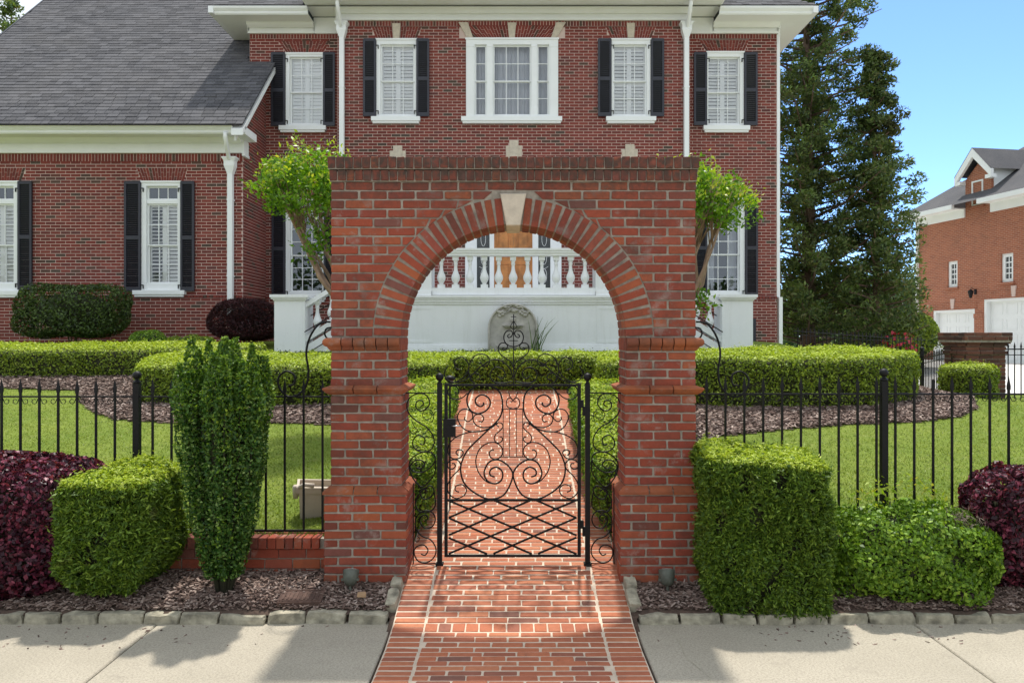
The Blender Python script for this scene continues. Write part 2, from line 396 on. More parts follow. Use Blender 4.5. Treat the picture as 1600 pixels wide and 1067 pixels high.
M['hedgecore'] = plain('inner_twigs', (.03,.032,.014), 1, .4, 12, .5, 40)
# ------------------------------------------------------------------ masonry machinery
MESHES = {}
class Bricks:
    """collects bricks of one thing; the ones that show largest become parts, the rest one joined part"""
    def __init__(s): s.items = []
    def add(s, c, dims, rot=None, prio=0, poly=None): s.items.append((prio, c, dims, rot, poly))
    def emit(s, parent, name, mat1, mats, limit, stuffname, jit=1.0, simple=False, bev=.003):
        it = sorted(s.items, key=lambda t: -t[0]); r = random.Random(3)
        mb = MB()
        for i, (pr, c, d, rot, poly) in enumerate(it):
            j = [r.uniform(-1, 1)*jit for _ in range(4)]
            R = (rot or Matrix.Identity(3)) @ Matrix.Rotation(j[0]*.006, 3, 'Y') @ Matrix.Rotation(j[3]*.006, 3, 'Z')
            cc = Vector(c) + Vector((j[1]*.0012, j[2]*.0022, 0))
            if i < limit:
                if poly:
                    m2 = MB(); m2.prism(poly, -d[1]/2, d[1]/2); me = m2.mesh(name, mat1)
                else:
                    k = (name, round(d[0], 2), round(d[1], 3), round(d[2], 3), r.randint(0, 3))
                    if k not in MESHES: MESHES[k] = bevel_brick(d[0], d[1], d[2], bev, .0014 if name != 'brick' or bev < .003 else .0024, r.random()).mesh(name, mat1)
                    me = MESHES[k]
                o = link(name, me, parent); o.matrix_basis = Matrix.LocRotScale(cc, R, Vector((d[0]/round(d[0],2), 1, 1)) if not poly else None)
            else:
                if poly:
                    m2 = MB(); m2.prism(poly, -d[1]/2, d[1]/2); V, Fc = m2.v, m2.f
                elif simple:
                    m2 = MB(); m2.box(-d[0]/2, d[0]/2, -d[1]/2, d[1]/2, -d[2]/2, d[2]/2); V, Fc = m2.v, m2.f
                else:
                    m2 = bevel_brick(d[0], d[1], d[2], bev, .0014, r.randint(0, 40)); V, Fc = m2.v, m2.f
                b = len(mb.v); mb.v += [tuple(cc + R @ Vector(v)) for v in V]; mb.f += [tuple(b+q for q in f) for f in Fc]
        if mb.v: mb.build(stuffname, mats, parent, kind='stuff')

def subtract(a, b, cuts):
    segs = [(a, b)]
    for (c, d) in cuts:
        n = []
        for (p, q) in segs:
            if d <= p or c >= q: n.append((p, q)); continue
            if c > p: n.append((p, c))
            if d < q: n.append((d, q))
        segs = n
    return segs
def courses(u0, u1, z0, z1, holes, pitch=.0677, Lp=.213, joint=.010, off=0.0):
    """running bond clipped by rectangular holes (u0,u1,z0,z1) -> (u,z,w,h)"""
    out = []; n = max(1, int(round((z1-z0)/pitch))); p = (z1-z0)/n
    for i in range(n):
        za = z0 + i*p; zc = za + p/2
        segs = subtract(u0, u1, [(h[0], h[1]) for h in holes if h[2] < zc < h[3]])
        st = off + (0 if i % 2 else Lp/2)
        for (a, b) in segs:
            k = math.floor((a-st)/Lp)
            while st + k*Lp < b:
                c = max(a, st+k*Lp); d = min(b, st+(k+1)*Lp); k += 1
                if d-c > .035: out.append(((c+d)/2, zc, d-c-joint, p-joint))
    return out

# ------------------------------------------------------------------ the ground
def grid_mesh(xs, ys, fz):
    n = len(xs); v = [(x, y, fz(x, y)) for y in ys for x in xs]
    f = [(j*n+i, j*n+i+1, (j+1)*n+i+1, (j+1)*n+i) for j in range(len(ys)-1) for i in range(n-1)]
    mb = MB(); mb.v = v; mb.f = f; return mb
xs = [-900, -300, -120, -60, -30] + list(np.arange(-20, -2, .5)) + list(np.arange(-2, 2.01, .1)) + list(np.arange(2.5, 20.1, .5)) + [30, 60, 120, 300, 900]
ys = [5.93] + list(np.arange(6.1, 14, .2)) + list(np.arange(14, 40, 1.0)) + [45, 60, 100, 200, 500, 1500]
lawn = grid_mesh(xs, ys, gz).build('lawn', M['lawn'], smooth=True, kind='structure')
# sidewalk: slabs with tooled joints, either side of the brick walk, and the street behind the camera
g = MB(); g.box(-60, 60, -60, 5.96, -.30, -.05); g.build('road_base', M['walk'], kind='structure')
sw = thing('sidewalk', None or 'sidewalk', 'sidewalk'); del sw['category']; del sw['label']; sw['kind'] = 'structure'
for (a, b) in ((-.838, -2.47), (-2.48, -4.9), (-4.91, -7.3), (.838, 2.78), (2.79, 4.9), (4.91, 7.3)):
    x0, x1 = min(a, b), max(a, b)
    m = MB(); pts = [(x0+.006, 2.2), (x1-.006, 2.2), (x1-.006, 5.33), (x0+.006, 5.33)]
    m.vprism([(x0, 2.2), (x1, 2.2), (x1, 5.42), (x0, 5.42)], -.05, -.008)
    m.poly([(x0, 2.2, -.0079), (x1, 2.2, -.0079), (x1, 5.42, -.0079), (x0, 5.42, -.0079), (x0+.007, 2.21, 0), (x1-.007, 2.21, 0), (x1-.007, 5.413, 0), (x0+.007, 5.413, 0)],
           [(4, 5, 6, 7), (0, 1, 5, 4), (1, 2, 6, 5), (2, 3, 7, 6), (3, 0, 4, 7)])
    m.build('slab', M['walk'], sw)
m = MB(); pts = [(1.02, 5.33), (1.09, 5.05), (1.07, 4.8), (1.15, 4.5), (1.14, 4.2), (1.20, 3.8)]
for (p, q) in zip(pts, pts[1:]):
    m.poly([(p[0], p[1], .0015), (p[0]+.003, p[1], .0015), (q[0]+.003, q[1], .0015), (q[0], q[1], .0015)], [(0, 3, 2, 1)])
m.build('crack', M['curb'], sw)
# planting bed between kerb and low wall
bed = grid_mesh(list(np.arange(-9, 9.01, .15)), list(np.arange(5.36, 6.0, .08)), lambda x, y: interp(y, [(5.36, .055), (5.5, .10), (5.95, .22)]) + .012*math.sin(x*7.3)*math.cos(y*19+x*3))
bed.v = [(x, y, z if abs(x) > .86 else -.04) for (x, y, z) in bed.v]
bed.box(-9, -.86, 5.39, 5.9, -.049, .03); bed.box(.86, 9, 5.39, 5.9, -.049, .03); bed.build('planting_bed', M['soil'], smooth=True, kind='structure')

# brick walk
wk = thing('brick_walk', '', ''); del wk['label']; del wk['category']; wk['kind'] = 'structure'
B = Bricks(); D = 3.45; row = 0; hdr = False
while D < 11.55:
    sl = math.atan((pz(D+.05)-pz(D-.05))/.1); cs = math.cos(sl); R = Matrix.Rotation(sl, 3, 'X')
    pitch = .0677*cs
    if not hdr and D > 5.13:
        hdr = True; pitch = .125*cs; yc = D+pitch/2; z = pz(yc)
        for i in range(13): B.add(((i-6)*.0925, yc, z-.026), (.082, .114, .05), R, prio=100-D)
        for sx in (-1, 1):
            for q in (-.031, .031): B.add((sx*.712, yc+q, pz(yc+q)-.026), (.203, .054, .05), R, prio=100-D)
    else:
        yc = D+pitch/2; z = pz(yc)
        for sx in (-1, 1): B.add((sx*.712, yc, z-.026), (.203, .0545, .05), R, prio=(100-D if D > 4.35 else 0))
        segs = []; st = -.597 + (-.105 if row % 2 else 0) + random.Random(row*5).uniform(-.03, .03); k = 0
        while st + k*.213 < .597:
            a = max(-.597, st+k*.213); b = min(.597, st+(k+1)*.213); k += 1
            if b-a > .04: B.add(((a+b)/2, yc, z-.026), (b-a-.013, .0545, .05), R, prio=(100-D if D > 4.35 else 0))
        row += 1
    D += pitch
B.emit(wk, 'brick', M['pbrick'], M['pbricks'], 300, 'brickwork', bev=.004)
ds = list(np.arange(3.4, 11.7, .025)); grid_mesh([-.822, -.2, .2, .822], ds, lambda x, y: pz(y)-.0045).build('mortar_bed', M['pmortar'], wk, smooth=True)
grid_mesh([-.86, .86], [3.0, 4.9, 5.25, 5.95, 6.2], lambda x, y: pz(y)-.03).build('sub_base', M['soil'], wk)

# ------------------------------------------------------------------ the archway
AY = 5.77
arch = thing('brick_archway', 'freestanding red brick archway with stone keystone standing over the iron gate', 'archway', (0, AY, 0))
def AL(y): return y-AY
zc, Ro, Ri = 1.99, 1.048, .845
W0, W1 = -1.372, 1.372
B = Bricks()
top = 3.159; torus_t, torus_b = 1.99, 1.885; led_t, led_b = 1.618, 1.556; pl_t, pl_b = .880, .812; base = .09
def field(za, zb, n, segf, y0=0.0, start=0):
    p = (zb-za)/n
    for i in range(n):
        z = zb-(i+.5)*p
        for side, (a0, b0, a1, b1) in enumerate(segf(z+p/2-.005, z-p/2+.005)):
            # (a0..b0) bottom edge, (a1..b1) top edge
            lo, hi = min(a0, a1), max(b0, b1)
            rev = (side == 1)
            first = .1065 if (i+start) % 2 == 0 else .213
            edges = []
            if not rev:
                e = lo; edges = [e]; e += first
                while e < hi-.05: edges.append(e); e += .213
                edges.append(hi)
            else:
                e = hi; edges = [e]; e -= first
                while e > lo+.05: edges.append(e); e -= .213
                edges.append(lo); edges = edges[::-1]
            for q in range(len(edges)-1):
                a, b = edges[q], edges[q+1]
                ja = .007 if q else 0; jb = .007 if q < len(edges)-2 else 0
                aa0 = max(a+ja, a0+.0) ; aa1 = max(a+ja, a1); bb0 = min(b-jb, b0); bb1 = min(b-jb, b1)
                if bb0-aa0 < .025 and bb1-aa1 < .025: continue
                if bb0 < aa0: bb0 = aa0 = (bb0+aa0)/2
                if bb1 < aa1: bb1 = aa1 = (bb1+aa1)/2
                h = p-.0125; mid = (min(aa0,aa1)+max(bb0,bb1))/2
                if abs(aa0-aa1) < .002 and abs(bb0-bb1) < .002:
                    B.add((mid, y0+.046, z), (bb0-aa0, .0925, h), prio=(bb0-aa0))
                else:
                    poly = [(aa0-mid, -h/2), (bb0-mid, -h/2), (bb1-mid, h/2), (aa1-mid, h/2)]
                    B.add((mid, y0+.046, z), (.2, .0925, h), prio=.15, poly=poly)
def seg_upper(zt, zb_):
    def ed(z):
        if z >= zc+Ro+.012: return 0
        return math.sqrt(max(0, (Ro+.012)**2-(max(z, zc)-zc)**2))
    et, eb = ed(zt), ed(zb_)
    if eb < .12: return [(W0, W1, W0, W1)]
    et = max(et, eb*.72 if eb < .55 else 0)
    return [(W0, -eb, W0, -et), (eb, W1, et, W1)]
field(torus_t+.004, top, 17, seg_upper)
field(led_t, torus_b-.004, 4, lambda a, b: [(W0, -.848, W0, -.848), (.848, W1, .848, W1)], start=1)
field(pl_t, led_b, 10, lambda a, b: [(W0, -.836, W0, -.836), (.836, W1, .836, W1)])
field(base, pl_b, 11, lambda a, b: [(-1.415, -.797, -1.415, -.797), (.797, 1.415, .797, 1.415)], y0=-.04, start=1)
nfront = len(B.items)
# inner and outer side faces, back face (joined part)
def sideface(x, sgn, za, zb, n, y0, y1):
    p = (zb-za)/n
    for i in range(n):
        z = zb-(i+.5)*p; e = [y0, y0+.203, y1] if i % 2 else [y0, y0+.0965, y0+.31, y1]
        e = [y0] + [q for q in e[1:-1] if q < y1-.04] + [y1]
        for a, b in zip(e, e[1:]): B.add((x-sgn*.03, (a+b)/2, z), (.06, b-a-.013, p-.0125), prio=-1)
for s in (-1, 1):
    sideface(s*.848, -s, led_t, torus_b, 4, .098, .406); sideface(s*.836, -s, pl_t, led_b, 10, .098, .406)
    sideface(s*.797, -s, base, pl_b, 11, .058, .446)
    sideface(s*1.372, s, led_t, torus_b, 4, .098, .406); sideface(s*1.372, s, pl_t, led_b, 10, .098, .406)
    sideface(s*1.415, s, base, pl_b, 11, .058, .446); sideface(s*1.372, s, torus_t, top, 17, .098, .406)
for (u, z, w, h) in courses(W0, W1, torus_t, top, [(-q, q, zc+Ro*math.sqrt(max(0, 1-(q/Ro)**2))-.07 if 0 else torus_t-1, zc+math.sqrt(Ro*Ro-q*q)) for q in (1.04, 1.0, .95, .88, .8, .7, .58, .45, .3, .1)], .0687):
    B.add((u, .406+.03-.06, z), (w, .06, h), prio=-2)
for s in (-1, 1):
    a, b = sorted((s*.84, s*1.372))
    for (u, z, w, h) in courses(a, b, led_b, torus_b, []) + courses(a, b, pl_t, led_b, []): B.add((u, .376, z), (w, .06, h), prio=-2)
B.emit(arch, 'brick', M['brick'], M['bricks'], 300, 'brickwork', bev=.005)
# mortar core with the arch opening cut
core = MB()
def coreblock(x0, x1, y0, y1, z0, z1): core.box(x0, x1, y0, y1, z0, z1)
rc = .007
for s in (-1, 1):
    a, b = sorted((s*(.848+rc), s*(1.372-rc))); coreblock(a, b, rc, .406-rc, led_t-.03, torus_t+.001)
    a, b = sorted((s*(.836+rc), s*(1.372-rc))); coreblock(a, b, rc, .406-rc, pl_t-.03, led_t-.03)
    a, b = sorted((s*(.797+rc), s*(1.415-rc))); coreblock(a, b, -.04+rc, .446-rc, 0, pl_t-.03)
n = 48; Rr = Ri+.006
outer = []
for k in range(n+1):
    a = math.pi*k/n; x, z = Rr*math.cos(a), zc+Rr*math.sin(a)
    core_top = top
    outer.append((x, z))
T = top-.001; xw = 1.372-rc
for k in range(n):
    (x0, z0), (x1, z1) = outer[k], outer[k+1]
    core.prism([(x1, z1), (x0, z0), (x0, T), (x1, T)], rc, .406-rc)
core.box(Rr, xw, rc, .406-rc, torus_t+.001, T); core.box(-xw, -Rr, rc, .406-rc, torus_t+.001, T)
core.box(-xw, xw, rc, .406-rc, top-.001, 3.33)
core.build('mortar_core', M['mortar'], arch)
# voussoirs
vk = {}
for s in (-1, 1):
    for k in range(20):
        a = math.radians((k+.5)*85.4/20+.3)
        for dpt in (0, 1):
            key = (k+dpt) % 3
            if (key, dpt) not in vk:
                q = MB(); t0, t1 = .0255, .0255
                q.prism([(-.101, -t0), (.101, -t1), (.101, t1), (-.101, t0)], -.098, .098)
                vk[(key, dpt)] = q.mesh('voussoir', M['brick'])
            r = (Ri+Ro)/2; x = r*math.cos(a)*s; z = zc+r*math.sin(a)
            o = link('voussoir', vk[(key, dpt)], arch); jj = random.uniform(-.012, .012)
            ang = a if s > 0 else math.pi-a
            o.matrix_basis = Matrix.LocRotScale(Vector((x, .0975+dpt*.209+random.uniform(-.003, .003), z)), Matrix.Rotation(-ang+jj, 3, 'Y'), None)
# keystone
q = MB(); q.poly([(-.046,-.022,2.832),(.046,-.022,2.832),(.092,-.022,3.062),(-.092,-.022,3.062),(-.052,.41,2.826),(.052,.41,2.826),(.098,.41,3.066),(-.098,.41,3.066),
                  (-.052,-.014,2.826),(.052,-.014,2.826),(.098,-.014,3.066),(-.098,-.014,3.066)],
                 [(0,1,2,3),(8,9,1,0),(9,10,2,1),(10,11,3,2),(11,8,0,3),(9,8,4,5),(10,9,5,6),(11,10,6,7),(8,11,7,4),(5,4,7,6)])
q.build('keystone', M['stone'], arch)
# coping: two rowlock courses
for (zt, zb_, x0, x1, yy) in ((3.342, 3.252, -1.392, 1.394, -.034), (3.247, 3.163, -1.382, 1.382, -.018)):
    nn = 43; p = (x1-x0)/nn; h = zt-zb_-.006
    for yrow in (0, 1):
        off = p*.5 if zt < 3.3 else 0
        for i in range(nn):
            key = ('cop', i % 5, round(h, 3))
            if key not in MESHES: MESHES[key] = bevel_brick(p-.008, .214, h, .004, .0022, i).mesh('coping_brick', M['brick'])
            o = link('coping_brick', MESHES[key], arch)
            o.location = (x0+(i+.5)*p, yy+.107+yrow*(.406-2*yy-.214), (zt+zb_)/2+random.uniform(-.002, .002)); o.rotation_euler[1] = random.uniform(-.012, .012)
    q = MB(); q.box(x0+.006, x1-.006, yy+.010, .406-yy-.010, zb_-.004, zt-.012); q.build('coping_mortar', M['mortar'], arch)
# mouldings: profile extruded in short bricks; prof = [(outward, z)]
def moulding(prof, x0, x1, y0, y1, nfr, nside, mitre_in=True, mitre_out=True, inner=True):
    """x0 outer edge, x1 inner edge (signed), y0 front, y1 back plane"""
    s = 1 if x1 > x0 else -1
    def seg(p0, p1, nx, ny, e0, e1):
        q = MB(); n = len(prof)
        P = []
        for t, e in ((p0, e0), (p1, e1)):
            for (o, z) in prof: P.append((t[0]+nx*o+e[0]*o, t[1]+ny*o+e[1]*o, z))
        q.poly(P, [(i, (i+1) % n, (i+1) % n+n, i+n) for i in range(n)] + [tuple(range(n-1, -1, -1)), tuple(range(n, 2*n))])
        me = q.mesh('moulding_brick', M['moulding'])
        link('moulding_brick', me, arch)
    def run(a, b, nx, ny, k, ma, mb_):
        av, bv = Vector((*a, 0)), Vector((*b, 0)); d = (bv-av).normalized(); g = .004
        for i in range(k):
            p = av.lerp(bv, i/k)+d*(g if i else 0); q2 = av.lerp(bv, (i+1)/k)-d*(g if i < k-1 else 0)
            seg((p.x, p.y), (q2.x, q2.y), nx, ny, (-d.x, -d.y) if (i == 0 and ma) else (0, 0), (d.x, d.y) if (i == k-1 and mb_) else (0, 0))
    run((x0, y0), (x1, y0), 0, -1, nfr, True, inner)
    run((x0, y1), (x0, y0), -s, 0, nside, True, False)
    if inner: run((x1, y0), (x1, y1), s, 0, nside, False, True)
    run((x1, y1), (x0, y1), 0, 1, 3, inner, True)
tor = [(-.03, torus_t-.002), (.010, torus_t-.003)] + [(.018+.034*math.cos(a), torus_t-.037+.034*math.sin(a)) for a in np.linspace(1.5, -1.4, 8)] + [(.010, torus_b+.012), (-.002, torus_b+.003), (-.03, torus_b+.003)]
led = [(-.03, led_t+.012), (.0, led_t+.012), (.050, led_t-.006), (.052, led_t-.016), (.034, led_b+.022), (.010, led_b+.006), (.0, led_b+.004), (-.03, led_b+.004)]
pln = [(-.03, pl_t-.002), (.002, pl_t-.004), (.022, pl_t-.016), (.050, pl_b+.026), (.050, pl_b+.006), (-.03, pl_b+.004)]
for s in (-1, 1):
    moulding(tor, s*1.372, s*.852, 0, .406, 6, 3, inner=False)
    moulding(led, s*1.372, s*.842, 0, .406, 3, 2)
    moulding(pln, s*1.372, s*.836, 0, .406, 3, 2)
    q = MB(); a, b = sorted((s*1.364, s*.857)); q.box(a, b, .008, .4, torus_b, torus_t)
    q.build('mortar_fill', M['mortar'], arch)
    # end bricks of the torus band on the soffit side
    for i, (ya, yb) in enumerate(((0.003, .10), (.106, .30), (.306, .404))):
        q = MB(); a, b = sorted((s*.848, s*.90)); q.box(a, b, ya, yb, torus_b+.005, torus_t-.004); q.build('moulding_brick', M['brick'], arch)

# ------------------------------------------------------------------ low wall under the fence, kerb stones
def lowwall(x0, x1, label):
    t = thing('low_brick_wall', label, 'wall', ((x0+x1)/2, 5.86, 0)); xm = (x0+x1)/2
    B = Bricks(); nn = int((x1-x0)/.0677)
    for i in range(nn): B.add((x0-xm+(i+.5)*.0677, .1, .42), (.058, .21, .085), prio=5-abs(x0+(i+.5)*.0677)*.1)
    for (u, z, w, h) in courses(x0-xm, x1-xm, .14, .375, [], .0677): B.add((u, .046+.02, z), (w, .0925, h), prio=1)
    B.emit(t, 'brick', M['brick'], M['bricks'], 300, 'brickwork')
    q = MB(); q.box(x0-xm, x1-xm, .03, .19, .05, .448); q.build('mortar_core', M['mortar'], t)
lowwall(-7.5, -1.42, 'low brick wall carrying the iron fence left of the archway')
lowwall(1.42, 7.5, 'low brick wall carrying the iron fence right of the archway')
def rough_stone(l, d, h, seed):
    from mathutils import noise as mn
    bm = bmesh.new(); bmesh.ops.create_cube(bm, size=1.0); bmesh.ops.subdivide_edges(bm, edges=bm.edges[:], cuts=3, use_grid_fill=True)
    r = random.Random(seed); o = Vector((r.uniform(0, 90), r.uniform(0, 90), 0)); sk = r.uniform(-.12, .12)
    for v in bm.verts:
        c = v.co.copy(); k = sum(1 for q in c if abs(q) > .49)
        c *= (1, 1, .96, .88)[k]; p = Vector((c.x*l, c.y*d, c.z*h)); p.x += sk*p.z
        n = mn.noise_vector((p+o)*9)*.012+mn.noise_vector((p+o)*30)*.004; v.co = p+n
    me = bpy.data.meshes.new('stone'); bm.to_mesh(me); bm.free(); m = MB(); m.v = [tuple(v.co) for v in me.vertices]; m.f = [tuple(f.vertices) for f in me.polygons]; bpy.data.meshes.remove(me); return m
for s, lab in ((-1, 'row of rough granite kerb stones between left sidewalk and mulch bed'), (1, 'row of rough granite kerb stones between right sidewalk and mulch bed')):
    t = thing('stone_edging', lab, 'stone edging', (s*.85, 5.38, 0)); x = .02; r = random.Random(11+s)
    while x < 4.6:
        l = r.uniform(.24, .33)
        o = rough_stone(l-.012, .09+r.uniform(-.01, .015), .105, r.random()).build('stone', M['curb'], t, smooth=False)
        o.location = (s*(x+l/2), r.uniform(-.008, .008), .016+r.uniform(-.008, .006)); o.rotation_euler = (r.uniform(-.04, .04), r.uniform(-.03, .03), r.uniform(-.04, .04)); x += l
    for i, (yy, zz) in enumerate(((.14, .085), (.36, .15))):
        o = rough_stone(.085, .20, .12, 50+i+s).build('stone', M['curb'], t); o.location = (s*.0+s*.012, yy, zz+.0); o.rotation_euler = (.28, 0, s*.03)
# ------------------------------------------------------------------ ironwork
GD = 6.0                                                       # plane of gate and fence
def gp(px, py, dy=0): return ((px-CX)/F*GD, dy, Z(py, GD))
def spline(pts, k=5):
    P = [Vector((p[0], p[1])) for p in pts]; P = [P[0]*2-P[1]] + P + [P[-1]*2-P[-2]]; out = []
    for i in range(1, len(P)-2):
        for j in range(k):
            t = j/k; a, b, c, d = P[i-1], P[i], P[i+1], P[i+2]
            out.append(.5*((2*b)+(c-a)*t+(2*a-5*b+4*c-d)*t*t+(3*b-a-3*c+d)*t**3))
    out.append(P[-2]); return out
def C8(L_): return [(620+x/3.138, 560+y/3.138) for x, y in L_]
def C6(L_): return [(690+x/6.957, 600+y/6.957) for x, y in L_]
def C2(L_): return [(490+x/2.5806, 520+y/2.5806) for x, y in L_]
def C5(L_): return [(620+x/4.324, 360+y/4.324) for x, y in L_]
def stroke(name, pts, r, parent, m=None, mirror=801.5, both=True, dy=0, k=5, taper=False):
    for mm in ((0, 1) if both else (0,)):
        P = spline(pts, k); q = MB()
        W = [gp((2*mirror-p.x) if mm else p.x, p.y, dy) for p in P]
        rr = [r*(.55+.45*math.sin(math.pi*i/(len(W)-1))**.5) for i in range(len(W))] if taper else r
        q.tube(W, rr if taper else r*1.45, 6); q.build(name, m or M['iron'], parent, smooth=True)
def bar(name, a, b, r, parent, dy=0, n=4):
    q = MB(); q.tube([gp(*a, dy), gp(*b, dy)], r*1.35, n); return q.build(name, M['iron'], parent)
def flat(name, x0, x1, y0, y1, dep, parent, dy=0):
    q = MB(); a = gp(x0, y1); b = gp(x1, y0); q.box(a[0], b[0], dy-dep/2, dy+dep/2, a[2], b[2]); return q.build(name, M['iron'], parent)
gate = thing('garden_gate', 'black wrought iron gate with lyre and scroll pattern standing closed in the archway', 'gate', (0, GD, 0))
flat('stile', 694.5, 699.5, 600, 869, .030, gate); flat('stile', 902.5, 907.5, 600, 869, .030, gate)
flat('top_rail', 699.5, 902.5, 600, 603, .028, gate); flat('bottom_rail', 699.5, 902.5, 866.2, 869, .028, gate); flat('middle_rail', 699.5, 902.5, 779.5, 782.5, .022, gate)
lat = lambda X_, Y_: (490+X_/2.5806, 520+Y_/2.5806)
for a, b in (((545,675),(1060,890)),((730,675),(1060,815)),((900,675),(1060,745)),((545,745),(880,890)),((545,825),(700,890))):
    bar('lattice_bar', lat(*a), lat(*b), .0072, gate, -.005)
    bar('lattice_bar', lat(1605-a[0], a[1]), lat(1605-b[0], b[1]), .0072, gate, .005)
s = C6
stroke('scroll', s([(455,198),(455,225),(420,243),(375,215),(370,160),(420,120),(480,127),(525,175),(520,245),(460,302),(380,320),(305,275),(275,180),(295,100),(345,40),(430,8),(545,28),(625,80),(658,170),(660,280),(625,375),(540,465),(440,560),(350,645),(270,735),(225,830),(206,920)]) + C8([(321,590),(342,625),(385,660),(450,688),(525,668),(568,580),(550,530),(500,497),(452,508),(428,560),(445,600),(485,613),(515,592),(517,555),(490,532),(460,545),(457,570),(480,580)]), .0050, gate, k=4)
stroke('scroll', s([(600,425),(540,475),(440,510),(320,517),(230,475),(182,400),(175,340),(210,285),(270,272),(328,310),(335,370),(290,405),(252,385),(255,355)]), .0036, gate)
stroke('scroll', s([(590,440),(510,465),(440,470),(370,440),(342,380),(372,332),(430,332),(458,372),(440,408),(400,402)]), .0036, gate)
stroke('scroll', s([(560,460),(440,508),(300,523),(180,563),(100,625),(70,700),(82,770),(130,812),(200,800),(235,750),(212,715),(170,720),(158,750),(185,775)]), .0038, gate)
stroke('scroll', s([(110,865),(135,862),(150,890),(122,920),(82,915),(65,880),(80,840),(130,818),(180,830),(205,870),(200,915)]) + C8([(270,580),(250,620),(255,660),(290,685),(330,670),(341,640),(320,618),(290,625),(287,645),(305,655)]), .0036, gate)
stroke('scroll', s([(625,465),(600,445),(612,420),(650,425),(667,460),(640,500),(590,545),(572,590),(590,630),(630,636),(662,605),(652,575),(630,575)]), .0034, gate)
stroke('scroll', s([(570,715),(540,718),(520,745),(530,790),(580,817),(640,792),(665,730),(640,670),(570,632),(480,650),(410,710),(378,790)]) + C8([(388,515),(402,560),(440,603),(485,613)]), .0036, gate)
stroke('scroll', s([(285,98),(220,150),(150,167),(90,140),(70,85),(90,35),(140,20),(180,50),(185,95),(158,108),(148,85)]), .0036, gate)
stroke('scroll', s([(745,188),(765,190),(770,168),(750,150),(720,160),(705,205),(720,250),(777,270)]), .0032, gate, mirror=801.7)
stroke('scroll', s([(728,90),(745,140),(765,168)]), .0030, gate, mirror=801.7)
for x in (786.3, 796.2, 806.7, 816.6): bar('lyre_string', (x, 639), (x, 713.6), .0030, gate)
bar('lyre_crossbar', (783.5, 639), (819, 639), .0035, gate); bar('lyre_crossbar', (780, 713.6), (823, 713.6), .0035, gate)
# crest over the top rail
bar('crest_stem', (802.5, 600), (802.5, 491), .0042, gate)
for (y, w) in ((495, 4.2), (532.3, 7), (590, 3)): bar('crest_crossbar', (802.5-w, y), (802.5+w, y), .0030, gate)
dm = [(802.5, 501), (808, 510.5), (802.5, 515.5), (797, 510.5), (802.5, 501)]
for a, b in zip(dm, dm[1:]): bar('crest_diamond', a, b, .0030, gate)
c5 = C5
stroke('crest_scroll', c5([(763,700),(748,712),(757,724),(775,715),(782,693),(768,676),(740,683),(723,715),(730,752),(755,776),(787,785)]), .0036, gate, mirror=802.5)
stroke('crest_scroll', c5([(725,790),(712,800),(722,808),(742,798),(747,776),(728,760),(700,765),(685,795),(697,832),(735,862),(770,888),(788,925)]), .0036, gate, mirror=802.5)
c2 = C2
stroke('crest_scroll', c2([(742,176),(757,184),(772,170),(762,146),(732,140),(711,168),(728,198),(768,202),(800,196)]), .0036, gate, mirror=802.5)
stroke('crest_scroll', c2([(804,178),(785,135),(735,107),(682,130),(640,168),(592,198),(545,193),(527,165),(540,135)]), .0036, gate, mirror=802.5)
stroke('crest_scroll', c2([(672,118),(688,135),(710,120),(703,95),(672,85),(640,103),(624,150),(637,195)]), .0034, gate, mirror=802.5)
stroke('crest_scroll', c2([(655,190),(671,183),(664,165),(641,166),(632,190),(652,204)]), .0032, gate, mirror=802.5)
stroke('crest_scroll', c2([(596,150),(572,141),(571,112),(600,98),(626,130),(612,172),(570,200),(530,204)]), .0034, gate, mirror=802.5)
# latch, handle, hinges
lb = flat('latch_box', 693, 712, 654, 682, .05, gate, -.01)
q = MB(); q.tube([gp(706, 664.5, -.04), gp(708, 664, -.07), gp(721, 663.5, -.07)], .006, 6); q.build('handle', plain('satin_steel', (.55,.55,.55), .3, .05, 5, metal=1), lb, smooth=True)
for y in (637, 825): flat('hinge', 907, 912, y-12, y, .03, gate); flat('hinge', 910, 916, y-2, y+12, .03, gate)
for i, (x, lab) in enumerate(((687, 'black iron gate post with ball finial on the latch side of the gate'), (918, 'black iron gate post with ball finial on the hinge side of the gate'))):
    t = thing('gate_post', lab, 'gate post', (X(x, GD), GD, pz(GD)), group='ball topped gate posts')
    zt = Z(599, GD)-pz(GD); q = MB(); q.box(-.019, .019, -.019, .019, -.05, zt); q.build('post', M['iron'], t)
    q = MB(); q.lathe(0, 0, [(.019, zt), (.012, zt+.012), (.012, zt+.022)], 10); q.sphere((0, 0, zt+.050), .032, 14, 10); q.build('ball_finial', M['iron'], t, smooth=True)
    q = MB(); q.box(-.03, .03, -.03, .03, -.02, .012); q.build('base_plate', M['iron'], t)
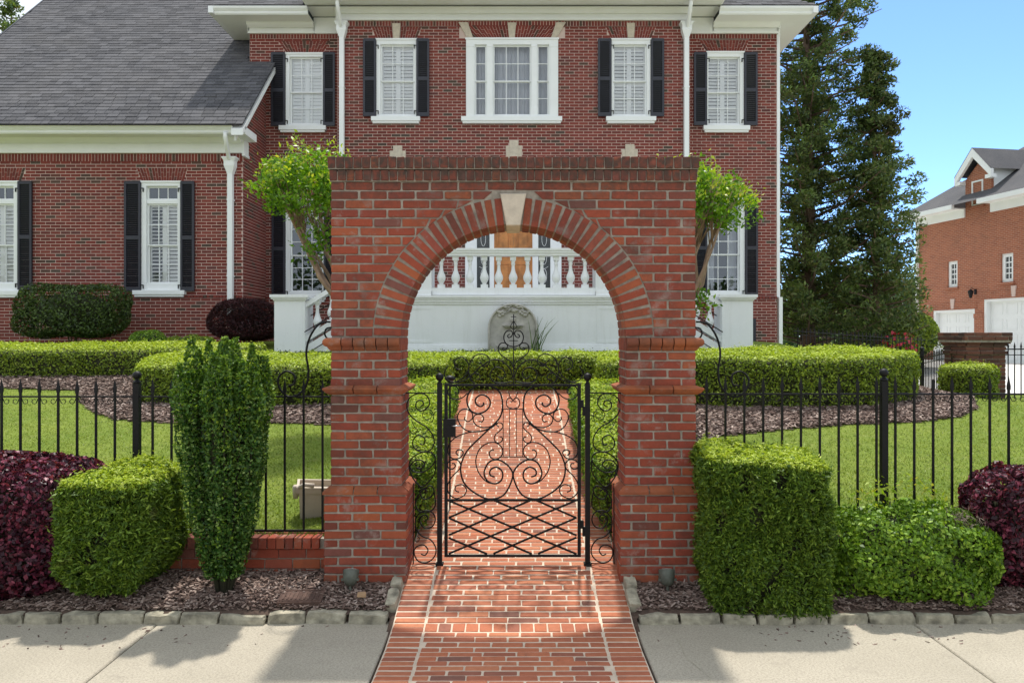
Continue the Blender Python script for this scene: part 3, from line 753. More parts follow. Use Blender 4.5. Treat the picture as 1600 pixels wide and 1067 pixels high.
# side panels with chained scrolls
for mm, lab in ((0, 'narrow black scrollwork panel between left pier and gate latch post'), (1, 'narrow black scrollwork panel between right pier and gate hinge post')):
    t = thing('scrollwork_grille', lab, 'iron grille', (0, GD+.012, 0), group='scrollwork side panels')
    mir = 802.5
    f = (lambda p: (2*mir-p[0], p[1])) if mm else (lambda p: p)
    def st(pts, r=.0055):
        P = spline([f(p) for p in pts], 5); q = MB(); q.tube([gp(p.x, p.y) for p in P], r, 6); q.build('scroll', M['iron'], t, smooth=True)
    def bb(n_, a, b, r):
        q = MB(); q.tube([gp(*f(a)), gp(*f(b))], r, 4); q.build(n_, M['iron'], t)
    bb('top_bar', (632, 614), (684, 614), .006); bb('side_bar', (633, 613), (633, 745), .006); bb('side_bar', (645.5, 755), (645.5, 882), .006)
    st(C8([(112,238),(130,226),(120,206),(96,214),(94,242),(118,258),(150,240),(160,215),(145,182),(110,172),(66,190),(48,232),(62,275),(100,310),(150,342),(180,390),(175,437),(132,460),(86,442),(78,405),(103,376),(135,392),(132,422),(112,420)]))
    st(C8([(160,262),(172,282),(150,300),(126,285),(132,258),(158,250),(180,275),(175,310)]), .0032)
    st(C8([(60,352),(82,372),(100,350),(85,335),(70,300)]), .0032)
    st(C8([(95,536),(118,540),(136,520),(120,500),(88,502),(64,530),(82,556),(130,557),(178,520),(186,480),(150,458),(100,470),(66,500),(60,540),(80,590),(120,630),(160,600),(186,560),(190,500)]))
    st(C8([(150,650),(125,640),(112,655),(128,690),(165,680),(182,650),(165,625),(135,640),(98,680),(92,720),(112,752),(158,752),(188,720),(180,640)]))
    st(C8([(135,800),(150,785),(142,768),(120,775),(112,800),(135,832),(172,825),(188,790),(172,755),(130,748),(95,780),(92,830),(120,870),(165,890),(190,930),(185,970),(150,1000),(105,995),(84,955),(95,925),(130,915),(152,940),(138,965),(118,960)]))
    st(C8([(98,868),(110,885),(98,900),(86,885),(95,860)]), .0032)
    bb('tie_bar', (668, 606) if 0 else (645, 882), (684, 880), .004)

# ------------------------------------------------------------------ fences
def picket_mesh(h, tip, curls=True):
    q = MB(); r = .0075
    q.box(-r, r, -r, r, 0, h)
    q.poly([(-r*1.5,-r,h),(r*1.5,-r,h),(r*1.5,r,h),(-r*1.5,r,h),(-r*1.7,-r,h+tip*.25),(r*1.7,-r,h+tip*.25),(r*1.7,r,h+tip*.25),(-r*1.7,r,h+tip*.25),(0,0,h+tip)],
           [(0,3,2,1),(0,1,5,4),(1,2,6,5),(2,3,7,6),(3,0,4,7),(4,5,8),(5,6,8),(6,7,8),(7,4,8)])
    if curls:
        for s_ in (-1, 1):
            P = [(s_*(.009+.030*t), 0, h-.045-.022+.022*math.cos(t*5.2)-.016*t) for t in np.linspace(0, .5, 3)]
            c = (s_*.040, h-.070); A = np.linspace(math.pi, -math.pi*.75, 9)
            P = [(s_*.010, 0, h-.048)] + [(c[0]-s_*(-1)*.0+s_*(.021*(1-.25*i/8))*math.cos(a), 0, c[1]+(.021*(1-.25*i/8))*-math.sin(a)) for i, a in enumerate(A)]
            q.tube(P, .0032, 4)
    return q.mesh('picket', M['iron'])
def fence(name_label, x0, x1, y, zr, zb, spacing, phase, posts, curls=True, skip=None, tipup=.145):
    t = thing('iron_fence', name_label, 'fence', ((x0+x1)/2, y, zb)); xm = (x0+x1)/2
    q = MB(); q.box(x0-xm, x1-xm, -.011, .011, zr-zb-.009, zr-zb+.003); q.build('top_rail', M['iron'], t)
    q = MB(); q.box(x0-xm, x1-xm, -.011, .011, -.006, .010); q.build('bottom_rail', M['iron'], t)
    me = picket_mesh(zr-zb+.03, tipup-.03, False); mc = picket_mesh(zr-zb+.03, tipup-.03, True) if curls else me
    n0 = math.ceil((x0-phase)/spacing); x = phase+n0*spacing
    while x < x1-.02:
        if all(abs(x-p) > .035 for p in posts):
            o = link('picket', mc if (skip is None or not skip(x)) else me, t); o.location = (x-xm, 0, 0)
        x += spacing
    for p in posts:
        h = zr-zb+.10; q = MB(); q.box(-.024, .024, -.024, .024, -.12, h); q.lathe(0, 0, [(.024, h), (.030, h+.006), (.030, h+.014), (.014, h+.026), (.013, h+.036)], 12); q.sphere((0, 0, h+.064), .033, 14, 10)
        o = q.build('post', M['iron'], t); o.location = (p-xm, 0, 0)
    return t
zr, zb = Z(619, GD), Z(829, GD)
fence('black iron picket fence left of the brick archway', X(-220, GD), X(516, GD), GD, zr, zb, .1475, X(32, GD), [X(214, GD), X(-200, GD)], skip=lambda x: x > -2.4)
fence('black iron picket fence right of the brick archway', X(1088, GD), X(1800, GD), GD, Z(615, GD), Z(829, GD), .1475, X(1104, GD), [X(1381, GD)])
for mm, lab in ((0, 'curled black iron bracket on the fence rail left of the archway'), (1, 'curled black iron bracket on the fence rail right of the archway')):
    t = thing('scroll_bracket', lab, 'bracket', (0, GD, 0), group='scroll brackets beside the archway')
    cb = [(x/2.963, 350+y/2.963) for x, y in [(1530,453),(1500,455),(1465,475),(1432,530),(1418,600),(1428,680),(1418,745),(1380,790),(1330,797),(1292,755),(1290,710),(1325,682),(1362,700),(1362,740),(1335,748)]]
    f = (lambda p: (1604-p[0], p[1])) if mm else (lambda p: p)
    q = MB(); q.tube([gp(p.x, p.y) for p in spline([f(p) for p in cb], 5)], .0085, 6); q.build('scroll', M['iron'], t, smooth=True)
    q = MB(); q.tube([gp(p.x, p.y) for p in spline([f((x/2.963, 350+y/2.963)) for x, y in [(1535,478),(1512,484),(1503,505),(1512,526),(1535,535)]], 5)], .007, 6); q.build('curl', M['iron'], t, smooth=True)
# ------------------------------------------------------------------ the house
house = thing('brick_house', 'large two storey red brick house with white trim and black shutters behind the archway', 'house')
YW, YR, YC = 16.26, 17.80, 17.45
HB = Bricks()
def wall(x0, x1, z0, z1, Y, holes, name='wall', prio=0, bottom=2.85):
    """front facing brick wall: bricks plus mortar sheet with real openings"""
    off = -20*.213
    for (u, z, w, h) in courses(x0, x1, bottom+.07, z1, holes, .0677, .213, .0125, off): HB.add((u, Y+.018, z), (w, .036, h), prio=prio)
    for (u, z, w, h) in courses(x0, x1, z0, bottom, [], .0677, .213, .0125, off): HB.add((u, Y-.012, z), (w, .036, h), prio=prio-5)
    nn = int((x1-x0)/.0677)
    for i in range(nn): HB.add((x0+(i+.5)*(x1-x0)/nn, Y-.012, bottom+.035), (.057, .06, .06), prio=prio-6)
    us = sorted({x0, x1} | {min(max(h[i], x0), x1) for h in holes for i in (0, 1)}); ws = sorted({z0, z1} | {min(max(h[i], z0), z1) for h in holes for i in (2, 3)})
    m = MB()
    for a, b in zip(us, us[1:]):
        for c, d in zip(ws, ws[1:]):
            if any(h[0] < (a+b)/2 < h[1] and h[2] < (c+d)/2 < h[3] and h[4:] == () for h in holes): continue
            yy = Y+.005
            m.poly([(a, yy, c), (b, yy, c), (b, yy, d), (a, yy, d)], [(0, 1, 2, 3)])
    m.box(x0, x1, Y-.025, Y+.004, z0, bottom)
    m.build(name, M['hmortar'], house)
def soldiers(x0, x1, z0, z1, Y, prio=0):
    n = int((x1-x0)/.0677); p = (x1-x0)/n
    for i in range(n): HB.add((x0+(i+.5)*p, Y+.018, (z0+z1)/2), (p-.013, .036, z1-z0-.01), prio=prio)
    m = MB(); m.poly([(x0, Y+.005, z0-.02), (x1, Y+.005, z0-.02), (x1, Y+.005, z1+.1), (x0, Y+.005, z1+.1)], [(0, 1, 2, 3)]); m.box(x0, x1, Y+.03, Y+.1, z0, z1+.1); m.build('wall', M['hmortar'], house)
def flat_arch(tx0, tx1, bx0, bx1, zt, zb, Y, key=None, n=17, prio=1):
    """splayed brick lintel"""
    g = .0055
    for i in range(n):
        f0, f1 = i/n, (i+1)/n
        if key and key[0] < lerp(tx0, tx1, (f0+f1)/2) < key[1]: continue
        t0, t1, b0, b1 = lerp(tx0, tx1, f0)+g, lerp(tx0, tx1, f1)-g, lerp(bx0, bx1, f0)+g*.7, lerp(bx0, bx1, f1)-g*.7
        sp = .34 if i % 2 else .66
        for (s0, s1) in ((0, sp), (sp, 1)):
            za, zb2 = lerp(zb, zt, s0)+(.004 if s0 else 0), lerp(zb, zt, s1)-(.004 if s1 < 1 else 0)
            la = lambda s_: (lerp(b0, t0, s_), lerp(b1, t1, s_))
            (p0, p1), (q0, q1) = la(s0), la(s1); mx, mz = (p0+p1)/2, (za+zb2)/2
            HB.add((mx, Y+.016, mz), (.1, .036, .1), poly=[(p0-mx, za-mz), (p1-mx, za-mz), (q1-mx, zb2-mz), (q0-mx, zb2-mz)], prio=-20)
def arch_holes(tx0, tx1, bx0, bx1, zt, zb):
    k = 5; out = []
    for i in range(k):
        f = (i+.5)/k; za, zb2 = lerp(zb, zt, i/k), lerp(zb, zt, (i+1)/k)
        out.append((lerp(bx0, tx0, f), lerp(bx1, tx1, f), za, zb2, 'brick'))
    return out
WINS = []
def spec(Y, cas, glass, meet, cols, rt, rb, mode, sill, shut, lint=None, key=None, transom=None, side=None, n=17):
    x = lambda p: X(p, Y); z = lambda p: Z(p, Y)
    w = dict(Y=Y, c=(x(cas[0]), x(cas[1]), z(cas[3]), z(cas[2])), g=(x(glass[0]), x(glass[1]), z(glass[3]), z(glass[2])), meet=z(meet), cols=cols, rt=rt, rb=rb, mode=mode,
             sill=(x(sill[0]), x(sill[1]), z(sill[3]), z(sill[2])), shut=[(x(s[0]), x(s[1]), z(s[3]), z(s[2])) for s in shut],
             lint=(x(lint[0]), x(lint[1]), x(lint[2]), x(lint[3]), z(lint[4]), z(lint[5])) if lint else None,
             key=[tuple((x(a), z(b)) for a, b in k) for k in key] if key else [], transom=(x(transom[0]), x(transom[1]), z(transom[3]), z(transom[2])) if transom else None,
             side=[(x(s[0]), x(s[1]), z(s[3]), z(s[2])) for s in side] if side else None, n=n)
    WINS.append(w); return w
def K(cx, t0, t1, wt, wb): return [(cx-wt/2, t0), (cx+wt/2, t0), (cx+wb/2, t1), (cx-wb/2, t1)]
def kk(*a): return K(*a)[::-1]
# wing
wing = [spec(YW, (-31, 30, 284, 455), (-22, 20, 321, 441), 383, 3, 2, 2, 'blind', (-42, 38, 455, 465), [(30, 52, 285, 453)], (-40, 40, -32, 33, 262.5, 283), transom=(-22, 20, 293.6, 310.5)),
        spec(YW, (222, 283, 284, 455), (232, 276, 321, 441), 383, 3, 2, 2, 'openblind', (210.6, 291, 454, 464), [(196, 221.5, 285, 455), (283.5, 305, 285, 455)], (213, 293, 221, 287, 262.5, 283), transom=(232, 276, 293.6, 310.5))]
rl = [spec(YR, (447, 505, 84, 197), (455, 502, 92, 192), 144, 3, 2, 2, 'blind', (437.5, 510.5, 198, 208), [(424.5, 446.5, 84, 198), (505.5, 524, 84, 198)], (434, 517, 447, 505, 64, 82), n=15),
      spec(YR, (447, 506, 310, 462), (456, 502, 318, 454), 399, 3, 4, 3, 'dark', (438, 510, 463, 472), [(425.5, 446.5, 311, 464), (506.5, 524, 311, 464)], (434, 517, 447, 506, 290, 309), n=15)]
rr = [spec(YR, (1104.5, 1161.5, 82, 196), (1107.5, 1153.5, 92, 192), 144, 3, 2, 2, 'blind', (1098, 1170, 198, 208), [(1083.5, 1104, 84, 197), (1162, 1182.6, 84, 197)], (1092, 1171, 1104, 1162, 63, 81), n=15),
      spec(YR, (1105, 1163, 310, 462), (1108, 1153.5, 318, 454), 397.5, 3, 4, 3, 'dark', (1097, 1170, 463, 472), [(1083.5, 1104.5, 309.5, 463), (1163.5, 1183, 309.5, 463)], (1092, 1172, 1105, 1163, 289, 308.5), n=15)]
ce = [spec(YC, (588.5, 650.5, 62, 184), (597, 645.5, 72.6, 178), 126.5, 3, 2, 2, 'blind', (581, 657, 184, 194), [(568, 588, 63, 183), (651, 671, 63, 183)], (580, 659, 588, 651, 42, 61), key=[kk(619.5, 37.5, 61, 13, 9.5)]),
      spec(YC, (955.5, 1016, 62, 184), (960, 1008, 72.6, 178), 126.5, 3, 2, 2, 'blind', (946.5, 1024, 184, 194), [(934, 955, 63, 183), (1016.5, 1037, 63, 183)], (946, 1025, 955, 1017, 42, 61), key=[kk(985.5, 37, 60, 13, 9.5)]),
      spec(YC, (728.4, 872, 61, 184), (772.7, 827.6, 73, 178), 126.5, 3, 2, 2, 'curtain', (721, 878, 184, 194), [], (716, 884, 738, 863, 40, 60), n=32,
           key=[[(729.5, 59.5), (739, 59.5), (731, 36), (716.5, 36)], [(861, 59.5), (870.5, 59.5), (884, 36), (869, 36)], kk(799.8, 36.5, 60, 13.5, 9)], side=[(744, 758, 73, 178), (841.5, 855.4, 73, 178)]),
      spec(YC, (588.5, 651, 262, 455), (597, 643, 272, 447), 360, 3, 4, 4, 'dark', (581, 658, 455, 465), []),
      spec(YC, (955.5, 1016, 262, 455), (962, 1008, 272, 447), 360, 3, 4, 4, 'dark', (946.5, 1024, 455, 465), [])]
DOOR = (X(727, YC), X(877, YC), 2.70, Z(262, YC))
def holes_of(ws):
    h = []
    for w in ws:
        h.append(w['c'])
        if w['lint']: h += arch_holes(*w['lint'])
        for k in w['key']:
            xs_ = [p[0] for p in k]; zs_ = [p[1] for p in k]; h.append((min(xs_)+.02, max(xs_)-.02, min(zs_), max(zs_), 'brick'))
    return h
G0 = 1.45
wall(-12.40, -5.73, G0, 5.70, YW, holes_of(wing), prio=50, bottom=2.80); soldiers(-12.4, -5.73, 5.69, 5.862, YW)
lj, rj = X(527, YC), X(1078, YC)
wall(-6.11, lj, G0, Z(61, YR), YR, holes_of(rl), prio=5); soldiers(-6.11, lj, Z(61, YR), Z(53.5, YR), YR)
wall(rj, 6.11, G0, Z(61, YR), YR, holes_of(rr), prio=6); soldiers(rj, 6.11, Z(61, YR), Z(53.5, YR), YR)
# three stepped stones over the ground floor openings
stones = []
for cx_, w, t in ((621.5, 1.0, 228), (803, 1.0, 220), (984, 1.0, 226)):
    for (a, b, zt, zb_, dy) in ((-12.5, -5.5, t+8, 262, .018), (5.5, 12.5, t+8, 262, .018), (-7, 7, t, 262, .03)): stones.append((cx_+a, cx_+b, zt, zb_, dy))
ch = holes_of(ce) + [DOOR] + [(X(s_[0], YC), X(s_[1], YC), Z(s_[3], YC), Z(s_[2], YC), 'brick') for s_ in stones]
wall(lj, rj, G0, Z(41.5, YC), YC, ch, prio=10); soldiers(lj, rj, Z(41.5, YC), Z(33, YC), YC)
for w in WINS:
    if w['lint']: flat_arch(*w['lint'], w['Y'], n=w['n'])
    for k in w['key']:
        q = MB(); q.prism(k, w['Y']-.030, w['Y']+.03); q.build('keystone', M['stone'], house)
for s_ in stones:
    q = MB(); f = .12 if s_[4] == .03 else 0; a, b = X(s_[0], YC), X(s_[1], YC); q.prism([(a+.02, Z(s_[3], YC)), (b-.02, Z(s_[3], YC)), (b, Z(s_[2], YC)), (a, Z(s_[2], YC))], YC-s_[4], YC+.02); q.build('keystone', M['stone'], house)
# side walls: bricks on planes of constant X
def sidewall(x, sgn, y0, y1, z0, z1, clip=None, prio=-30):
    Rz = Matrix.Rotation(math.radians(90), 3, 'Z')
    for (u, z, w, h) in courses(y0, y1, z0, z1, [], .0677, .213, .0125, 0):
        if clip and not clip(u, z): continue
        HB.add((x-sgn*.018, u, z), (w, .036, h), Rz, prio=prio)
sidewall(-5.73, 1, YW+.04, YR, G0, 8.1, lambda y, z: z < 6.32+.93*(y-15.7)-.42)
m = MB(); m.poly([(-5.737, YW+.004, G0), (-5.737, YR, G0), (-5.737, YR, 7.9), (-5.737, YW+.004, 6.4)], [(0, 1, 2, 3)])
m.poly([(6.103, YR, G0), (6.103, 28, G0), (6.103, 28, 9.2), (6.103, YR, 9.2)], [(0, 1, 2, 3)])
m.poly([(-6.103, YR, G0), (-6.103, 28, G0), (-6.103, 28, 9.2), (-6.103, YR, 9.2)], [(3, 2, 1, 0)])
for xx, f in ((lj, (3, 2, 1, 0)), (rj, (0, 1, 2, 3))): m.poly([(xx, YC+.005, G0), (xx, YR+.01, G0), (xx, YR+.01, 9.3), (xx, YC+.005, 9.3)], [f])
m.poly([(-12.393, YW+.004, G0), (-12.393, 27, G0), (-12.393, 27, 6.3), (-12.393, 21.6, 11.5), (-12.393, YW+.004, 6.3)], [(0, 4, 3, 2, 1)])
m.poly([(-6.11, 28, G0), (6.11, 28, G0), (6.11, 28, 9.2), (-6.11, 28, 9.2)], [(0, 1, 2, 3)])
m.build('wall', M['hmortar'], house)
sidewall(6.11, 1, YR+.04, 24, G0, 9.0); sidewall(-6.11, -1, YR+.04, 22, 6.6, 9.0)
sidewall(lj, -1, YC+.04, YR, G0, 9.2); sidewall(rj, 1, YC+.04, YR, G0, 9.2)
HB.emit(house, 'brick', M['hbrick'], M['hbricks'], 300, 'brickwork', jit=.5, simple=True, bev=.002)

def louvres(x0, x1, z0, z1, y, pitch, depth, tilt, thick=.006):
    q = MB(); n = max(2, int((z1-z0)/pitch)); p = (z1-z0)/n; c, s_ = math.cos(tilt)*depth/2, math.sin(tilt)*depth/2
    for i in range(n):
        z = z0+(i+.5)*p
        q.poly([(x0, y-c, z-s_), (x1, y-c, z-s_), (x1, y+c, z+s_), (x0, y+c, z+s_), (x0, y-c, z-s_+thick), (x1, y-c, z-s_+thick), (x1, y+c, z+s_+thick), (x0, y+c, z+s_+thick)],
               [(0,3,2,1),(4,5,6,7),(0,1,5,4),(1,2,6,5),(2,3,7,6),(3,0,4,7)])
    return q
def frame_box(q, x0, x1, z0, z1, w, y0, y1, wb=None):
    wb = w if wb is None else wb
    q.box(x0, x0+w, y0, y1, z0, z1); q.box(x1-w, x1, y0, y1, z0, z1); q.box(x0+w, x1-w, y0, y1, z1-w, z1); q.box(x0+w, x1-w, y0, y1, z0, z0+wb)
def sash(par, x0, x1, z0, z1, cols, rows, y, glass, bw=.016):
    q = MB()
    for i in range(1, cols): xx = lerp(x0, x1, i/cols); q.box(xx-bw/2, xx+bw/2, y-.014, y+.010, z0, z1)
    for j in range(1, rows):
        zz = lerp(z0, z1, j/rows)
        for i in range(cols):
            a, b = lerp(x0, x1, i/cols)+(bw/2 if i else 0), lerp(x0, x1, (i+1)/cols)-(bw/2 if i < cols-1 else 0)
            q.box(a, b, y-.012, y+.010, zz-bw/2, zz+bw/2)
    if q.v: q.build('glazing_bars', M['white'], par)
    for i in range(cols):
        for j in range(rows):
            a, b, c, d = lerp(x0, x1, i/cols), lerp(x0, x1, (i+1)/cols), lerp(z0, z1, j/rows), lerp(z0, z1, (j+1)/rows)
            q = MB(); t = random.uniform(-.0012, .0012); q.poly([(a, y+t, c), (b, y-t, c), (b, y-t, d), (a, y+t, d)], [(0, 1, 2, 3)]); q.build('pane', glass, par)
def make_window(w, Y):
    x0, x1, z0, z1 = w['c']; gx0, gx1, gz0, gz1 = w['g']; meet = w['meet']; q = MB()
    top_in = w['transom'][3] if w['transom'] else gz1
    sx = min(gx0-x0, .10)
    lx0, lx1 = (gx0, gx1)
    if w['side']: lx0, lx1 = w['side'][0][0], w['side'][1][1]
    # casing: stiles, head, bottom
    q.box(x0, lx0-.035, Y-.028, Y+.14, z0, z1); q.box(lx1+.035, x1, Y-.028, Y+.14, z0, z1)
    q.box(lx0-.035, lx1+.035, Y-.026, Y+.14, top_in+.035, z1); q.box(lx0-.035, lx1+.035, Y-.010, Y+.14, z0, gz0-.03)
    q.box(x0-.02, x1+.02, Y-.045, Y-.028, z1-.028, z1+.012)
    win = q.build('window', M['white'], house)
    q = MB()
    def sashframe(a, b, c, d, yy): frame_box(q, a-.034, b+.034, c-.03, d+.034, .034, yy-.018, yy+.018)
    rects = [(gx0, gx1)] + ([(s_[0], s_[1]) for s_ in w['side']] if w['side'] else [])
    glass = M['dglass'] if w['mode'] == 'dark' else M['glass']
    for i, (a, b) in enumerate(rects):
        cols = w['cols'] if i == 0 else 1
        frame_box(q, a-.034, b+.034, meet-.012, gz1+.034, .034, Y+.035, Y+.065, .024)
        frame_box(q, a-.034, b+.034, gz0-.03, meet+.012, .034, Y+.066, Y+.096)
        sash(win, a, b, meet+.014, gz1, cols, w['rt'], Y+.052, glass); sash(win, a, b, gz0, meet-.022, cols, w['rb'], Y+.082, glass)
    if w['transom']:
        a, b, c, d = w['transom']; frame_box(q, a-.034, b+.034, c-.03, d+.034, .034, Y+.035, Y+.065); sash(win, a, b, c, d, 3, 1, Y+.052, M['dglass'])
        q.box(a-.034, b+.034, Y-.005, Y+.10, gz1+.034, c-.03)
    if w['side']:
        for (a, b) in ((w['side'][0][1]+.035, gx0-.035), (gx1+.035, w['side'][1][0]-.035)): q.box(a, b, Y-.026, Y+.14, gz0-.03, gz1+.035)
        for cx_ in ((x0+lx0-.035)/2, (w['side'][0][1]+gx0)/2, (gx1+w['side'][1][0])/2, (x1+lx1+.035)/2):
            q.box(cx_-.075, cx_+.075, Y-.048, Y-.029, z1-.20, z1-.17); q.box(cx_-.062, cx_+.062, Y-.042, Y-.029, z0, z1-.20); q.box(cx_-.075, cx_+.075, Y-.046, Y-.029, z0, z0+.22)
    q.build('sash_frame', M['white'], win)
    a, b, c, d = w['sill']; q = MB(); q.box(a, b, Y-.11, Y+.02, c+.05, d); q.box(a+.03, b-.03, Y-.085, Y+.02, c, c+.05); q.build('sill', M['white'], win)
    # room behind
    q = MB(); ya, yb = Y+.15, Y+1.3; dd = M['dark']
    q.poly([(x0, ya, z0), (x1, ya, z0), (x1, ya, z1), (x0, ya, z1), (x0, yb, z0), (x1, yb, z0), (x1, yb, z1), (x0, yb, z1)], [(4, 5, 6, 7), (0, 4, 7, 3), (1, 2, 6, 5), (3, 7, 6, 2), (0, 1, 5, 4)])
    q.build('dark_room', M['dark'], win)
    if w['mode'] in ('blind', 'openblind'):
        yb = Y+.125; tlt = random.Random(int(x0*100)).uniform(60, 76); q = MB(); fw = .05; mid = (gx0+gx1)/2
        for (p, r_) in ((gx0-.03, mid), (mid, gx1+.03)):
            frame_box(q, p, r_, gz0-.02, gz1+.02, fw, yb-.014, yb+.014)
            q.box(p+fw, r_-fw, yb-.014, yb+.014, meet-.035, meet+.035)
            for (za, zb2) in ((gz0-.02+fw, meet-.035), (meet+.035, gz1+.02-fw)):
                tl = math.radians(tlt) if w['mode'] == 'blind' else (math.radians(28) if p < mid-.01 else math.radians(52))
                l = louvres(p+fw, r_-fw, za, zb2, yb, .075, .078, tl); b0 = len(q.v); q.v += l.v; q.f += [tuple(b0+i for i in f) for f in l.f]
        q.build('interior_shutter', M['blind'], win)
    elif w['mode'] == 'curtain':
        q = MB(); n = 80; P = [(lerp(x0+.05, x1-.05, i/n), Y+.22+.02*math.sin(i*1.1)+.01*math.sin(i*2.7)) for i in range(n+1)]
        for p, r_ in zip(P, P[1:]): q.poly([(*p, z0), (*r_, z0), (*r_, z1), (*p, z1)], [(0, 1, 2, 3)])
        q.build('curtain', M['curtain'], win, smooth=True)
    else:
        q = MB()
        for xa in (gx0-.02, gx1-.18 if w['c'][0] > 4 else gx0+.3):
            for i in range(10):
                if w['c'][0] < 4: break
                q.poly([(xa+i*.02, Y+.25+.015*(i % 2), z0), (xa+(i+1)*.02, Y+.25+.015*((i+1) % 2), z0), (xa+(i+1)*.02, Y+.25+.015*((i+1) % 2), z1), (xa+i*.02, Y+.25+.015*(i % 2), z1)], [(0, 1, 2, 3)])
        if q.v: q.build('curtain', M['curtain'], win)
    for i, (a, b, c, d) in enumerate(w['shut']):
        y0, y1 = Y-.065, Y-.025; sw_ = .045; mz = lerp(c, d, .49)
        q = MB(); frame_box(q, a, b, c, d, sw_, y0, y1, .09); q.box(a+sw_, b-sw_, y0, y1, mz-.04, mz+.04)
        q.box(a+.01, b-.01, y0-.006, y1, d, d+.012)
        sh = q.build('shutter', M['shutter'], house)
        l = louvres(a+sw_, b-sw_, c+.09, mz-.04, Y-.043, .044, .045, math.radians(-48)); l2 = louvres(a+sw_, b-sw_, mz+.04, d-sw_, Y-.043, .044, .045, math.radians(-48))
        b0 = len(l.v); l.v += l2.v; l.f += [tuple(b0+k for k in f) for f in l2.f]; l.build('louvre_slats', M['shutter'], sh, kind='stuff')
        inner = b if abs(b-(x0+x1)/2) < abs(a-(x0+x1)/2) else a; sg = 1 if inner == b else -1
        for zz in (c+.12, d-.14):
            q = MB(); q.box(min(inner, inner+sg*.05), max(inner, inner+sg*.05), Y-.05, Y-.03, zz, zz+.014); q.box(inner+sg*.05-.008, inner+sg*.05+.008, Y-.052, Y-.03, zz-.07, zz+.014); q.build('shutter_hook', M['iron'], sh)
for w in WINS: make_window(w, w['Y'])

# ---- cornices, gutters, downspouts
def cornice(x0, x1, Y, zf0, zf1, over, zg, ol=0, orr=0):
    q = MB(); q.box(x0, x1, Y-.035, Y, zf0, zf1); q.box(x0, x1, Y-.05, Y-.035, zf0, zf0+.05); q.build('frieze', M['cream'], house)
    q = MB(); zs = zg-.02
    q.xprism([(Y-.037, zf1-.001), (Y-.037, zs-.001), (Y-.20, zs-.001), (Y-.15, zs-.05), (Y-.08, zs-.09)], x0, x1)
    q.box(x0-ol, x1+orr, Y-over, Y-.002, zs, zs+.02); q.build('soffit', M['cream'], house)
    q = MB(); yo = Y-over
    q.xprism([(yo+.0, zg-.03), (yo-.02, zg-.03), (yo-.045, zg+.0), (yo-.05, zg+.03), (yo-.10, zg+.08), (yo-.115, zg+.115), (yo-.115, zg+.13), (yo-.10, zg+.13), (yo-.095, zg+.115), (yo-.0, zg+.10)], x0-ol, x1+orr)
    q.build('gutter', M['white'], house)
cornice(-12.6, -5.73, YW, 5.862, 6.12, .50, 6.17)
zfc = Z(33, YC); cornice(lj-.03, rj+.03, YC, zfc, 9.36, .60, 9.40, .6, .6)
zfr = Z(53.5, YR); cornice(-6.13, lj-.6, YR, zfr, 9.22, .58, 9.22, .56, 0); cornice(rj+.6, 6.13, YR, zfr, 9.22, .58, 9.22, 0, .56)
q = MB(); q.box(lj-.62, lj-.03, YR-.035, YR, zfr, 9.36); q.box(rj+.03, rj+.62, YR-.035, YR, zfr, 9.36); q.box(lj-.034, lj, YC+.0, YR, zfc, 9.36); q.box(rj, rj+.034, YC, YR, zfc, 9.36)
q.box(lj-.64, lj-.0, YC-.58, YR-.04, 9.376, 9.40); q.box(rj, rj+.64, YC-.58, YR-.04, 9.376, 9.40); q.build('frieze', M['cream'], house)
for s_ in (-1, 1):                                     # side eaves of the main block
    q = MB(); a, b = sorted((s_*6.11, s_*6.69)); q.box(a, b, YR+.001, 28, 9.20, 9.22)
    a, b = sorted((s_*6.11, s_*6.145)); q.box(a, b, YR-.035, 28, zfr, 9.2)
    q.build('soffit', M['cream'], house)
    q = MB(); a, b = sorted((s_*6.69, s_*6.80)); q.box(a, b, YR-.69, 28, 9.20, 9.35); q.build('gutter', M['white'], house)
